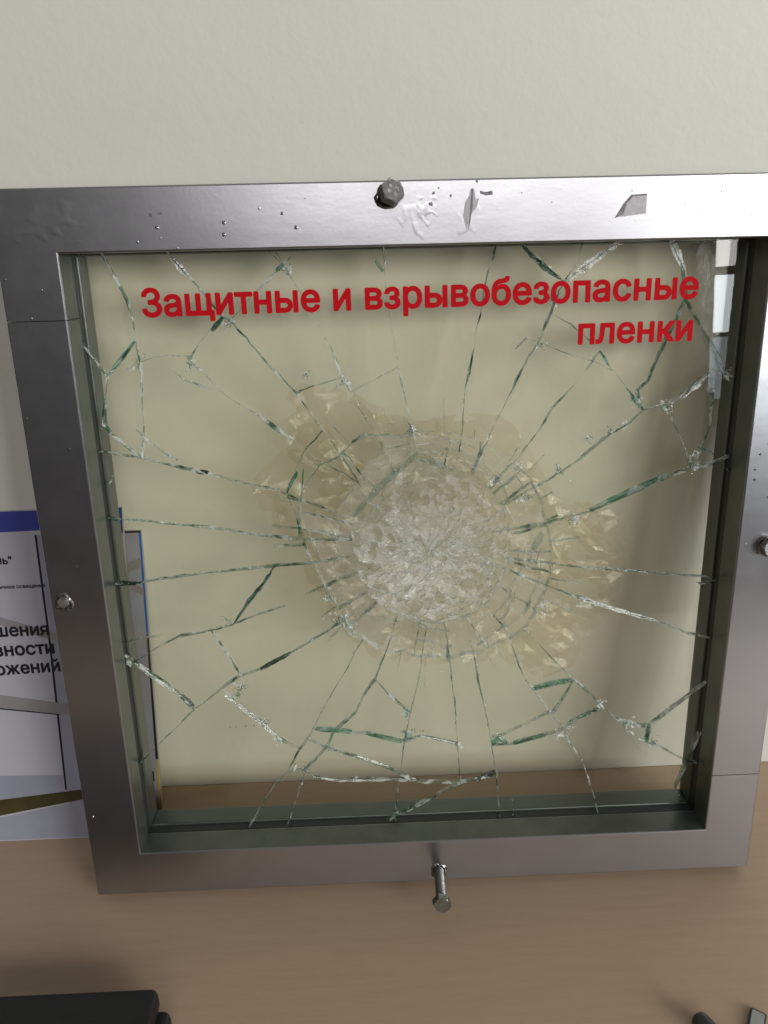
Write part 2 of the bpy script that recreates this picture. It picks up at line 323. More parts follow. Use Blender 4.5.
# ------------------------------------------------------------------ crack network (millimetres on the pane)
CR = [[[-199.1,466.0],[-196.3,464.2],[-191.9,455.2],[-183.9,434.0],[-181.2,419.7],[-181.5,411.6],[-180.0,397.1]],[[-180.0,397.1],[-181.2,374.5],[-182.4,352.7],[-185.9,333.2]],[[-180.0,397.1],[-181.7,409.8],[-191.9,398.7],[-202.2,387.5]],[[-217.9,413.2],[-209.5,400.4],[-202.2,387.5]],[[-202.2,387.5],[-206.3,365.4],[-208.7,356.9],[-203.2,348.7],[-194.3,340.3],[-185.9,333.2]],[[-218.8,339.7],[-200.2,335.7],[-185.9,333.2],[-151.1,322.5],[-124.2,315.3],[-95.0,307.3],[-90.4,304.4],[-48.9,285.8]],[[-180.0,397.1],[-164.9,400.5],[-149.7,399.5],[-148.6,397.5]],[[-148.6,397.5],[-140.6,408.1],[-124.6,423.3]],[[-124.6,423.3],[-133.1,434.5],[-143.7,448.7],[-156.3,464.5]],[[-124.6,423.3],[-120.4,420.7]],[[-120.4,420.7],[-102.6,438.7],[-84.0,455.1]],[[-84.0,455.1],[-72.3,464.9]],[[-84.0,455.1],[-94.0,464.2]],[[-84.0,455.1],[-80.7,449.0],[-72.1,433.1],[-64.5,419.9],[-56.4,400.8],[-50.6,383.3],[-44.5,373.3],[-34.5,354.4],[-27.5,342.0],[-21.1,327.4],[-15.9,316.7]],[[-44.5,373.3],[-28.5,381.3],[-13.3,388.7]],[[-21.3,463.8],[-21.0,448.9],[-19.5,431.8],[-15.5,407.3],[-13.3,388.7],[-9.7,369.7],[-4.7,347.4],[-0.8,332.3]],[[-30.1,462.8],[-21.7,448.9]],[[-50.6,383.3],[-64.5,379.7],[-80.5,373.6]],[[-120.4,420.7],[-108.7,407.2],[-96.3,391.0],[-80.5,373.6],[-67.7,354.0],[-63.9,348.5],[-43.8,315.5],[-35.5,298.3]],[[-148.6,397.5],[-137.4,385.7],[-125.6,373.0],[-101.3,355.7],[-76.6,335.3],[-68.2,328.1],[-44.0,309.9]],[[-76.6,335.3],[-86.4,315.5],[-90.4,304.4]],[[-76.6,335.3],[-68.9,342.6],[-63.9,348.5]],[[-90.4,304.4],[-85.1,290.6],[-84.0,272.4]],[[-218.2,293.0],[-190.2,289.1],[-144.5,282.5],[-119.6,277.3],[-97.1,273.6],[-84.1,271.7],[-47.4,268.9]],[[-220.3,243.8],[-202.3,243.2],[-150.9,249.5],[-102.6,252.3],[-98.4,252.9],[-68.3,254.0],[-49.3,256.3]],[[-68.3,254.0],[-72.6,264.6],[-74.4,271.3]],[[-68.3,254.0],[-66.3,234.3],[-61.9,221.8]],[[-102.6,252.3],[-110.4,239.7],[-124.4,221.9],[-134.6,209.0]],[[-134.6,209.0],[-155.6,204.3],[-174.5,201.1],[-191.8,192.3],[-207.9,182.6],[-218.2,180.6]],[[-150.6,204.9],[-141.4,186.3],[-132.0,168.1]],[[-209.8,101.3],[-192.3,118.7],[-168.6,141.4],[-152.1,154.1],[-132.0,168.1],[-117.9,172.4],[-87.9,188.9],[-59.7,206.1],[-47.2,214.2]],[[-168.6,141.4],[-177.1,152.7],[-194.4,168.2],[-208.0,181.8]],[[-146.6,158.0],[-127.1,135.4],[-105.5,112.2],[-92.5,103.8]],[[-48.3,182.5],[-53.8,171.3],[-67.9,148.0],[-85.2,113.9],[-92.5,103.8],[-103.4,84.0],[-114.0,72.9],[-125.2,54.3],[-138.5,30.9]],[[-21.1,193.4],[-30.4,170.4],[-33.5,160.6],[-42.8,147.7],[-49.2,133.7],[-65.5,118.1],[-72.1,104.6],[-88.9,86.0],[-95.2,67.4],[-100.7,51.3],[-108.9,30.3]],[[-88.9,86.0],[-103.4,84.0]],[[-88.9,86.0],[-83.1,79.5],[-63.4,74.9],[-18.1,72.8],[-7.3,72.2],[2.7,70.0],[29.8,68.6],[44.5,71.6],[57.6,74.5]],[[-72.1,104.6],[-48.9,94.7],[-25.6,83.9],[-7.3,72.2]],[[-85.3,112.1],[-72.1,104.6]],[[-82.6,120.6],[-65.5,118.1],[-42.2,115.4],[-13.0,107.1]],[[5.1,204.3],[-1.0,164.2],[-8.1,131.9],[-13.0,107.1],[-18.1,72.8],[-21.1,38.1]],[[-33.5,160.6],[-23.5,146.0],[-8.1,131.9]],[[-13.0,107.1],[-0.8,111.8],[27.3,103.5]],[[17.4,207.8],[21.8,172.3],[24.1,142.3],[27.3,103.5],[29.8,68.6]],[[29.8,68.6],[10.4,57.7],[-21.0,39.9]],[[35.6,191.2],[40.2,174.0],[43.4,154.0],[49.9,123.3],[53.3,101.4],[57.6,74.5],[60.8,32.1]],[[53.3,101.4],[70.1,101.5],[99.7,109.8],[108.7,112.9]],[[51.6,107.6],[60.0,109.0],[96.7,127.2]],[[64.9,190.0],[76.1,159.3],[84.7,145.6],[99.0,125.4],[108.7,112.9],[111.5,102.3],[123.1,84.9],[128.7,68.5],[136.1,47.0],[139.4,31.9]],[[75.7,197.6],[98.6,171.6],[113.6,154.4],[136.8,129.8],[150.5,117.1],[165.4,101.6],[182.3,93.8],[206.1,79.3],[220.4,76.8]],[[84.6,148.1],[99.5,150.8],[113.6,154.4]],[[113.6,154.4],[106.1,137.9],[99.0,125.4]],[[136.8,129.8],[116.7,120.3],[108.7,112.9]],[[150.5,117.1],[168.5,112.0],[174.6,112.6],[200.9,136.4],[216.3,150.1]],[[174.6,112.6],[172.6,98.6]],[[206.1,79.3],[198.7,55.9],[206.4,40.7]],[[56.5,245.0],[71.6,238.3],[90.5,230.7],[114.0,220.5],[142.9,210.0],[170.7,201.0],[196.1,188.8],[225.0,182.0]],[[59.9,250.9],[92.0,247.5],[125.8,242.5],[150.3,240.0],[197.7,234.5],[218.2,232.9]],[[92.7,247.5],[93.8,238.3],[90.5,230.7]],[[51.7,269.9],[85.9,276.8],[119.1,285.9],[145.7,296.6],[171.9,308.6],[188.1,313.8],[198.4,315.6],[213.6,322.1]],[[188.1,313.8],[193.5,329.7],[197.4,346.2],[197.8,361.7],[195.8,382.4]],[[193.5,329.7],[205.7,318.9]],[[188.1,313.8],[182.8,326.6],[172.1,346.9],[167.0,358.6]],[[151.0,355.7],[161.0,358.1],[167.0,358.6],[175.4,363.7],[195.8,382.4],[210.5,376.0]],[[151.0,355.7],[142.2,347.1],[130.4,340.6],[113.5,325.9],[101.6,317.2],[69.2,297.0],[59.0,289.4]],[[151.0,355.7],[146.7,369.2],[152.9,375.0],[163.4,402.0],[174.2,427.7],[170.8,444.4],[160.0,465.1]],[[174.2,427.7],[184.2,411.7],[198.9,390.8],[204.0,380.2]],[[151.0,355.7],[142.8,366.6],[129.1,382.2],[119.7,396.1],[99.7,413.8],[86.5,420.5]],[[129.1,382.2],[115.4,389.1],[87.3,398.9],[78.7,402.3]],[[63.8,398.2],[70.8,405.1],[78.7,402.3]],[[119.0,395.5],[111.7,384.7],[89.0,357.5],[83.3,347.5],[68.4,326.7],[56.4,312.3],[49.8,302.6]],[[86.5,420.5],[78.7,402.3],[72.5,392.9],[63.1,372.9],[51.0,349.2],[45.1,334.3],[37.2,315.0]],[[86.5,420.5],[91.0,434.6],[94.0,440.1]],[[94.0,440.1],[79.5,452.6],[65.8,463.6]],[[94.0,440.1],[101.7,452.0],[104.9,464.6]],[[94.0,440.1],[116.2,455.3],[130.1,465.8]],[[50.7,465.8],[44.7,446.1],[40.6,422.2],[37.5,409.1],[35.1,389.3],[30.7,372.5],[29.5,347.8],[27.6,329.3]],[[-160.7,392.1],[-153.7,384.8],[-136.8,377.9]],[[-134.6,209.0],[-116.3,216.1],[-96.7,222.3]],[[-187.0,352.2],[-178.9,342.5],[-162.3,330.4]],[[150.5,117.1],[164.2,97.2],[177.3,77.9]],[[-218.3,307.9],[-206.8,319.4]],[[69.8,52.1],[72.7,31.5]],[[113.6,154.4],[118.5,146.7]],[[56.9,110.0],[63.2,102.7]],[[201.2,228.1],[212.0,229.3]],[[-134.6,209.0],[-141.9,215.5],[-143.5,212.5]],[[-213.1,198.7],[-187.1,202.4]]]
RING1 = [[-81.5,268.6],[-82.5,301.3],[-67.1,324.6],[-45.0,339.1],[-19.4,343.8],[-0.7,345.9],[24.2,343.8],[47.9,334.2],[68.6,319.0],[83.1,297.9],[90.9,273.7],[92.7,247.5],[91.2,229.9],[82.6,209.2],[66.4,189.9],[43.1,178.7],[18.9,174.0],[-0.9,176.5],[-22.8,181.4],[-42.8,194.3],[-58.1,209.2],[-67.0,234.3]]
RING2 = [[-47.4,268.9],[-46.8,285.7],[-35.5,297.6],[-15.9,316.7],[-0.8,330.2],[14.0,322.1],[29.0,317.4],[37.2,315.0],[49.8,302.6],[59.1,287.9],[64.4,268.7],[64.1,250.8],[58.8,233.4],[49.8,218.3],[35.5,207.1],[17.4,202.2],[-2.1,204.6],[-20.7,213.2],[-36.1,225.4],[-44.7,244.9]]
BX, BZ0, BZ1 = IX + 1.6, IZ0 - 1.6, IZ1 + 1.6
CEN = Vector((12.1, 258.3))
GY, GT = 24.0, 5.0                   # front face of the pane and its thickness

def bulge(x, z):
    r = math.hypot(x - CEN.x, z - CEN.y)
    return 11.0 * math.exp(-(r / 60.0) ** 2)

def seg_int(a, b, c, d):
    r = b - a; s = d - c; den = r.x * s.y - r.y * s.x
    if abs(den) < 1e-9: return None
    q = c - a
    t = (q.x * s.y - q.y * s.x) / den; u = (q.x * r.y - q.y * r.x) / den
    if -1e-6 <= t <= 1 + 1e-6 and -1e-6 <= u <= 1 + 1e-6: return t, u
    return None
lines = [[Vector(p) for p in c] for c in CR]
# ends that reach the frame run on under it
for ln in lines:
    for end in (0, -1):
        p = ln[end]; q = ln[1] if end == 0 else ln[-2]
        d = (p - q).normalized()
        near = (p.x < -204 or p.x > 204 or p.y < 47 or p.y > 454)
        if near:
            best = None
            for (u0, u1) in ((Vector((-BX, -999)), Vector((-BX, 999))), (Vector((BX, -999)), Vector((BX, 999))), (Vector((-999, BZ0)), Vector((999, BZ0))), (Vector((-999, BZ1)), Vector((999, BZ1)))):
                h = seg_int(p - d * 2, p + d * 40, u0, u1)
                if h and (best is None or h[0] < best): best = h[0]
            if best is not None:
                e = p - d * 2 + d * (42 * best) + d * 0.8
                if end == 0: ln[0] = e
                else: ln[-1] = e
# free ends that almost meet another crack are joined to it
allpts = [(i, p) for i, ln in enumerate(lines) for p in ln]
for i, ln in enumerate(lines):
    for end in (0, -1):
        p = ln[end]; best = (3.0, None)
        for j, l2 in enumerate(lines):
            if i == j: continue
            for a, b in zip(l2, l2[1:]):
                t = max(0, min(1, (p - a).dot(b - a) / (b - a).length_squared)); c = a + (b - a) * t
                if (p - c).length < best[0]: best = ((p - c).length, c)
        if best[1] is not None:
            c = best[1]; d = c - p
            ln[end] = c + (d.normalized() * 0.15 if d.length > 1e-4 else Vector((0, 0)))
rnd = random.Random(3)
def ring_line(pts, jit):
    out = []
    n = len(pts)
    for i in range(n):
        a, b = Vector(pts[i]), Vector(pts[(i + 1) % n])
        out.append(a)
        out.append((a + b) / 2 + Vector((rnd.uniform(-jit, jit), rnd.uniform(-jit, jit))))
    out.append(out[0].copy())
    return out
r1 = ring_line(RING1, 3.5); r2 = ring_line(RING2, 0.8)
lines += [r1, r2]
# fine spokes and broken rings of the crushed belt
def ring_at(ring, ang):
    d = Vector((math.cos(ang), math.sin(ang))); best = 0
    for a, b in zip(ring, ring[1:]):
        h = seg_int(CEN, CEN + d * 200, a, b)
        if h: best = max(best, h[0] * 200)
    return best
NS = 21
spk = [2 * math.pi * (k + rnd.uniform(-0.38, 0.38)) / NS for k in range(NS)]
for k, an in enumerate(spk):
    tw = rnd.uniform(-.05, .08)
    A, B = ring_at(r2, an), ring_at(r1, an + tw)
    ln = []
    for s in range(5):
        rr = A - 0.6 + (B - A + 1.2) * s / 4; aa = an + tw * s / 4 + rnd.uniform(-0.012, 0.012) * (0 < s < 4)
        ln.append(CEN + Vector((math.cos(aa), math.sin(aa))) * rr)
    lines.append(ln)
for fr, keep in ((0.28, 0.5), (0.55, 0.45), (0.80, 0.4)):
    for k in range(NS):
        if rnd.random() > keep: continue
        a0, a1 = spk[k], spk[(k + 1) % NS] + (2 * math.pi if k == NS - 1 else 0)
        f0 = fr + rnd.uniform(-0.12, 0.12); ln = []; tl = rnd.uniform(-.18, .18)
        for s in range(5):
            aa = a0 - 0.02 + (a1 - a0 + 0.06) * s / 4
            A, B = ring_at(r2, aa), ring_at(r1, aa)
            ln.append(CEN + Vector((math.cos(aa), math.sin(aa))) * (A + (B - A) * min(.95, max(.05, f0 + tl * (s / 4 - .5) + rnd.uniform(-0.03, 0.03)))))
        lines.append(ln)
# longer spokes just outside the ring
for k in range(26):
    an = 2 * math.pi * (k + rnd.uniform(-0.4, 0.4)) / 26
    A = ring_at(r1, an); L_ = rnd.uniform(6, 26)
    lines.append([CEN + Vector((math.cos(an), math.sin(an))) * (A - 0.6), CEN + Vector((math.cos(an + 0.02), math.sin(an + 0.02))) * (A + L_)])
lines.append([Vector(p) for p in ((-BX, BZ0), (BX, BZ0), (BX, BZ1), (-BX, BZ1), (-BX, BZ0))])

segs = [(a, b) for ln in lines for a, b in zip(ln, ln[1:]) if (a - b).length > 1e-5]
bbs = [(min(a.x, b.x), max(a.x, b.x), min(a.y, b.y), max(a.y, b.y)) for a, b in segs]
cuts = [[0.0, 1.0] for _ in segs]
for i in range(len(segs)):
    A = bbs[i]
    for j in range(i + 1, len(segs)):
        B = bbs[j]
        if A[0] > B[1] + .01 or B[0] > A[1] + .01 or A[2] > B[3] + .01 or B[2] > A[3] + .01: continue
        h = seg_int(*segs[i], *segs[j])
        if h: cuts[i].append(min(1, max(0, h[0]))); cuts[j].append(min(1, max(0, h[1])))
V = []; grid = {}
def vid(p):
    k = (int(math.floor(p.x / 0.8)), int(math.floor(p.y / 0.8)))
    for dx in (-1, 0, 1):
        for dy in (-1, 0, 1):
            for v in grid.get((k[0] + dx, k[1] + dy), ()):
                if (V[v] - p).length < 0.4: return v
    V.append(p.copy()); grid.setdefault(k, []).append(len(V) - 1)
    return len(V) - 1
adj = {}
for (a, b), ts in zip(segs, cuts):
    ts = sorted(ts); ids = [vid(a + (b - a) * t) for t in ts]
    for u, v in zip(ids, ids[1:]):
        if u != v: adj.setdefault(u, set()).add(v); adj.setdefault(v, set()).add(u)
def outside(p): return p.x < -BX - .2 or p.x > BX + .2 or p.y < BZ0 - .2 or p.y > BZ1 + .2
dangling = []
todo = [v for v in adj if len(adj[v]) == 1]
while todo:
    v = todo.pop()
    if len(adj[v]) != 1: continue
    u = next(iter(adj[v])); adj[v].clear(); adj[u].discard(v)
    if not (outside(V[u]) or outside(V[v])): dangling.append((u, v))
    if len(adj[u]) == 1: todo.append(u)
order = {}
for v, ns in adj.items():
    order[v] = sorted(ns, key=lambda n: math.atan2(V[n].y - V[v].y, V[n].x - V[v].x))
used = set(); loops = []
for v in adj:
    for n in order[v]:
        if (v, n) in used: continue
        loop = []; a, b = v, n
        while (a, b) not in used:
            used.add((a, b)); loop.append(a)
            o = order[b]; a, b = b, o[(o.index(a) - 1) % len(o)]
        ar = sum(V[loop[i]].x * V[loop[(i + 1) % len(loop)]].y - V[loop[(i + 1) % len(loop)]].x * V[loop[i]].y for i in range(len(loop))) / 2
        if ar > 1.2: loops.append((ar, loop))
loops.sort(key=lambda q: -q[0])

def jitter(p, amp=0.3):
    n = noise.noise_vector(Vector((p.x * 0.22, p.y * 0.22, 4.0)))
    return Vector((n.x, n.y)) * amp
def refine(loop):
    out = []
    for i, a in enumerate(loop):
        b = loop[(i + 1) % len(loop)]; A, B = V[a], V[b]
        out.append(A.copy())
        edge = (abs(A.x) > BX - .1 and abs(B.x) > BX - .1) or (min(A.y, B.y) > BZ1 - .1) or (max(A.y, B.y) < BZ0 + .1)
        if edge: continue
        n = int((A - B).length / 4.0)
        lo, hi = (A, B) if a < b else (B, A)
        pts = [lo + (hi - lo) * (k / (n + 1)) for k in range(1, n + 1)]
        pts = [p + jitter(p) for p in pts]
        out += pts if a < b else pts[::-1]
    return out
def slant(p):
    """how far the crack has wandered when it reaches the back face"""
    a = noise.noise_vector(Vector((p.x * 0.035, p.y * 0.035, 1.3)))
    b = noise.noise_vector(Vector((p.x * 0.16, p.y * 0.16, 8.7)))
    return Vector((a.x * 1.8 + b.x * 0.9, a.y * 1.8 + b.y * 0.9))
def inside(p, poly):
    c = False
    for i in range(len(poly)):
        a, b = poly[i], poly[i - 1]
        if (a[1] > p[1]) != (b[1] > p[1]) and p[0] < (b[0] - a[0]) * (p[1] - a[1]) / (b[1] - a[1]) + a[0]: c = not c
    return c
pane = mesh('glass_pane', [(-BX, 31.0, BZ0), (BX, 31.0, BZ0), (BX, 31.0, BZ1), (-BX, 31.0, BZ1)], [(0, 1, 2, 3)], M['film'], panel)
# the safety film on the back of the pane: a sheet that follows the dent
def sheet(n, y0, amp, wr):
    vs, fs = [], []
    for j in range(n + 1):
        for i in range(n + 1):
            x = -BX + 2 * BX * i / n; z = BZ0 + (BZ1 - BZ0) * j / n
            r = math.hypot(x - CEN.x, z - CEN.y)
            wv = noise.noise(Vector((x * .03, z * .03, 2))) * wr * math.exp(-(r / 130) ** 2)
            vs.append((x, y0 + bulge(x, z) * amp + abs(wv), z))
    for j in range(n):
        for i in range(n):
            a = j * (n + 1) + i; fs.append((a, a + 1, a + n + 2, a + n + 1))
    return vs, fs
vs, fs = sheet(90, 30.2, 1.1, 3.0)
pane.data.clear_geometry()
pane.data.from_pydata([tuple(c * MM for c in v) for v in vs], [], fs)
for p in pane.data.polygons: p.use_smooth = True

def shard_mesh(name, pts, tilt, rng, mats, parent, inset=0.10, thick=GT, sl=1.0):
    n = len(pts)
    ins = []
    for i in range(n):
        a, b, c = pts[i - 1], pts[i], pts[(i + 1) % n]
        d1 = (b - a); d2 = (c - b)
        n1 = Vector((-d1.y, d1.x)).normalized() if d1.length > 1e-6 else Vector((0, 0))
        n2 = Vector((-d2.y, d2.x)).normalized() if d2.length > 1e-6 else Vector((0, 0))
        s = n1 + n2
        if s.length > 1e-6: s = s.normalized() * inset * min(2.0, 1 / max(0.5, s.length / 2))
        ins.append(b + s)
    cx = sum(p.x for p in pts) / n; cz = sum(p.y for p in pts) / n
    # rigid plane through the dented pane
    sx = (bulge(cx + 4, cz) - bulge(cx - 4, cz)) / 8; sz = (bulge(cx, cz + 4) - bulge(cx, cz - 4)) / 8
    sz_max = max((p - Vector((cx, cz))).length for p in pts)
    if sz_max > 60: sx = sz = 0; base = 0
    else: base = bulge(cx, cz)
    tl = tilt / max(1.0, sz_max / 25)
    sx += rng.gauss(0, tl); sz += rng.gauss(0, tl)
    dep = lambda p: base + sx * (p.x - cx) + sz * (p.y - cz)
    vsf = [(p.x, GY + dep(p), p.y) for p in ins]
    vsb = []
    for p in ins:
        s = slant(p) * sl
        if abs(p.x) > BX - 1 or p.y > BZ1 - 1 or p.y < BZ0 + 1: s = Vector((0, 0))
        q = p + s
        vsb.append((q.x, GY + thick + dep(p), q.y))
    fs = [tuple(range(n)), tuple(range(2 * n - 1, n - 1, -1))] + [(i, i + n, (i + 1) % n + n, (i + 1) % n) for i in range(n)]
    side = []
    for i in range(n):
        m_ = (pts[i] + pts[(i + 1) % n]) / 2 - CEN; e_ = pts[(i + 1) % n] - pts[i]
        tang = abs(m_.normalized().dot(e_.normalized())) < .6 if e_.length > 1e-6 else True
        side.append(2 if m_.length < 91 and (tang or m_.length < 56) else 1)
    return vsf + vsb, fs, [0, 0] + side
rng = random.Random(11)
count = 0; rest = ([], [], [])
for ar, loop in loops:
    cx = sum(V[i].x for i in loop) / len(loop); cz = sum(V[i].y for i in loop) / len(loop)
    rc = math.hypot(cx - CEN.x, cz - CEN.y)
    if rc < 20 and ar > 3500: continue                 # the crushed centre, built below
    pts = refine(loop)
    belt = rc < 84
    tilt = 0.03 if belt else (0.010 if ar < 1500 else 0.003)
    mats = [M['belt'], M['crack'], M['crack_core']] if belt else [M['glass'], M['crack'], M['crack_core']]
    v, f, mi = shard_mesh('glass_shard', pts, tilt, rng, mats, pane)
    if count < 290:
        mesh('glass_shard', v, f, mats, pane, mi=mi)
        count += 1
    else:
        b = len(rest[0]); rest[0].extend(v); rest[1].extend(tuple(b + i for i in q) for q in f); rest[2].extend(mi)
if rest[0]:
    tag(mesh('small_glass_shards', rest[0], rest[1], [M['belt'], M['crack_core'], M['crack_core']], pane, mi=rest[2]), kind='stuff')
print('faces', len(loops), 'shards', count, 'dangling', len(dangling))

# crushed centre: a mosaic of small slivers
vs, fs, mi = [], [], []
# (irregular cells, drawn out along the radius, that grow towards the rim)
ASP = 0.8; R0 = 30.0; TW = 2 * math.pi * R0
pts_ = []
tries = 0
while len(pts_) < 460 and tries < 60000:
    tries += 1
    th = rng.random() * TW; q = rng.random()
    rr = 3.5 + 50.5 * q
    need = (2.3 + 3.0 * (q ** 1.2)) * (R0 / max(rr, 5)) ** .95
    if all(math.hypot(min(abs(th - a), TW - abs(th - a)), (rr - b) * ASP) > need * .58 * c_ for a, b, c_ in pts_):
        pts_.append((th, rr, rng.uniform(.7, 1.3)))
sites = [(a, b * ASP) for a, b, _ in pts_]
ext = sites + [(a - TW, b) for a, b in sites if a > TW * .7] + [(a + TW, b) for a, b in sites if a < TW * .3]
def clip(poly, px, py, qx, qy):
    mx, my, nx__, ny__ = (px + qx) / 2, (py + qy) / 2, qx - px, qy - py
    out = []
    for i in range(len(poly)):
        a, b = poly[i - 1], poly[i]
        da = (a[0] - mx) * nx__ + (a[1] - my) * ny__; db = (b[0] - mx) * nx__ + (b[1] - my) * ny__
        if (da <= 0) != (db <= 0):
            t_ = da / (da - db); out.append((a[0] + (b[0] - a[0]) * t_, a[1] + (b[1] - a[1]) * t_))
        if db <= 0: out.append(b)
    return out
lim_tab = [ring_at(r2, 2 * math.pi * k / 180) for k in range(181)]
def to_xy(a, b):
    th = (a / R0) % (2 * math.pi); k = th / (2 * math.pi) * 180; k0 = min(179, int(k)); lim = lim_tab[k0] + (lim_tab[k0 + 1] - lim_tab[k0]) * (k - k0)
    rr = max(0.15, b / ASP) * lim / 54.0
    th += 0.05 * math.sin(rr * .09 + 3 * th) 
    p = CEN + Vector((math.cos(th), math.sin(th))) * min(rr, lim - .25)
    nv = noise.noise_vector(Vector((p.x * .05, p.y * .05, 40))); e = 1 - min(1, rr / lim)
    return p + Vector((nv.x, nv.y)) * 9 * e
cells = []
for a, b in sites:
    poly = [(a - 40, 2.5 * ASP), (a + 40, 2.5 * ASP), (a + 40, 54 * ASP), (a - 40, 54 * ASP)]
    for c_, d in sorted(ext, key=lambda q: (q[0] - a) ** 2 + (q[1] - b) ** 2)[1:26]:
        poly = clip(poly, a, b, c_, d)
        if len(poly) < 3: break
    if len(poly) < 3: continue
    P = []
    for i in range(len(poly)):
        u, v = poly[i - 1], poly[i]
        n = max(1, int(abs(v[0] - u[0]) / R0 / .12))
        for k in range(n): P.append(to_xy(u[0] + (v[0] - u[0]) * k / n, u[1] + (v[1] - u[1]) * k / n))
    Q = [p for i, p in enumerate(P) if (p - P[i - 1]).length > .12]
    if len(Q) < 3: continue
    ar = sum(Q[i].x * Q[(i + 1) % len(Q)].y - Q[(i + 1) % len(Q)].x * Q[i].y for i in range(len(Q))) / 2
    if ar < 0: Q = Q[::-1]
    if abs(ar) > .5: cells.append((abs(ar), Q))
cells.sort(key=lambda q: -q[0])
for k, (ar, Q) in enumerate(cells):
    rc = (sum(Q, Vector((0, 0))) / len(Q) - CEN).length
    v, f, m_ = shard_mesh('', Q, 0.055, rng, None, None, 0.10, 3.2, 0.45)
    u_ = .62 * rng.random() + .95 * (1 - rc / 58)
    face = M['milky'] if u_ > .98 else (M['core'] if u_ > .52 else M['belt'])
    m_ = [{'crushed_white_face': 4, 'crushed_glass_face': 0, 'cracked_belt_face': 3}[face.name]] * 2 + m_[2:]
    dy = rng.uniform(-.5, .5) * (1 if rc > 45 else 1.6)
    v = [(x, y + dy, z) for x, y, z in v]
    if count < 300:
        mesh('glass_shard', v, f, [face, M['crack_core'], M['crack_core']], pane, mi=[0, 0] + m_[2:]); count += 1
        continue
    b = len(vs); vs += v; fs += [tuple(b + i for i in q) for q in f]; mi += m_
print('cells', len(cells))
tag(mesh('crushed_glass', vs, fs, [M['core'], M['crack_core'], M['crack_core'], M['belt'], M['milky']], pane, mi=mi), 'crushed whitish centre of the shattered glass', kind='stuff')

# hairline cracks that end inside a shard
for u, v in dangling:
    A, B = V[u], V[v]
    if (A - B).length < 1.0: continue
    n = max(1, int((A - B).length / 4)); P = [A + (B - A) * (k / n) for k in range(n + 1)]
    P = [p + (jitter(p) if 0 < k < n else Vector((0, 0))) for k, p in enumerate(P)]
    vv = [(p.x, GY + .1 + bulge(p.x, p.y), p.y) for p in P] + [(p.x + slant(p).x * .6, GY + GT - .1 + bulge(p.x, p.y), p.y + slant(p).y * .6) for p in P]
    mesh('hairline_crack', vv, [(k, k + n + 1, k + n + 2, k + 1) for k in range(n)], M['crack'], pane)
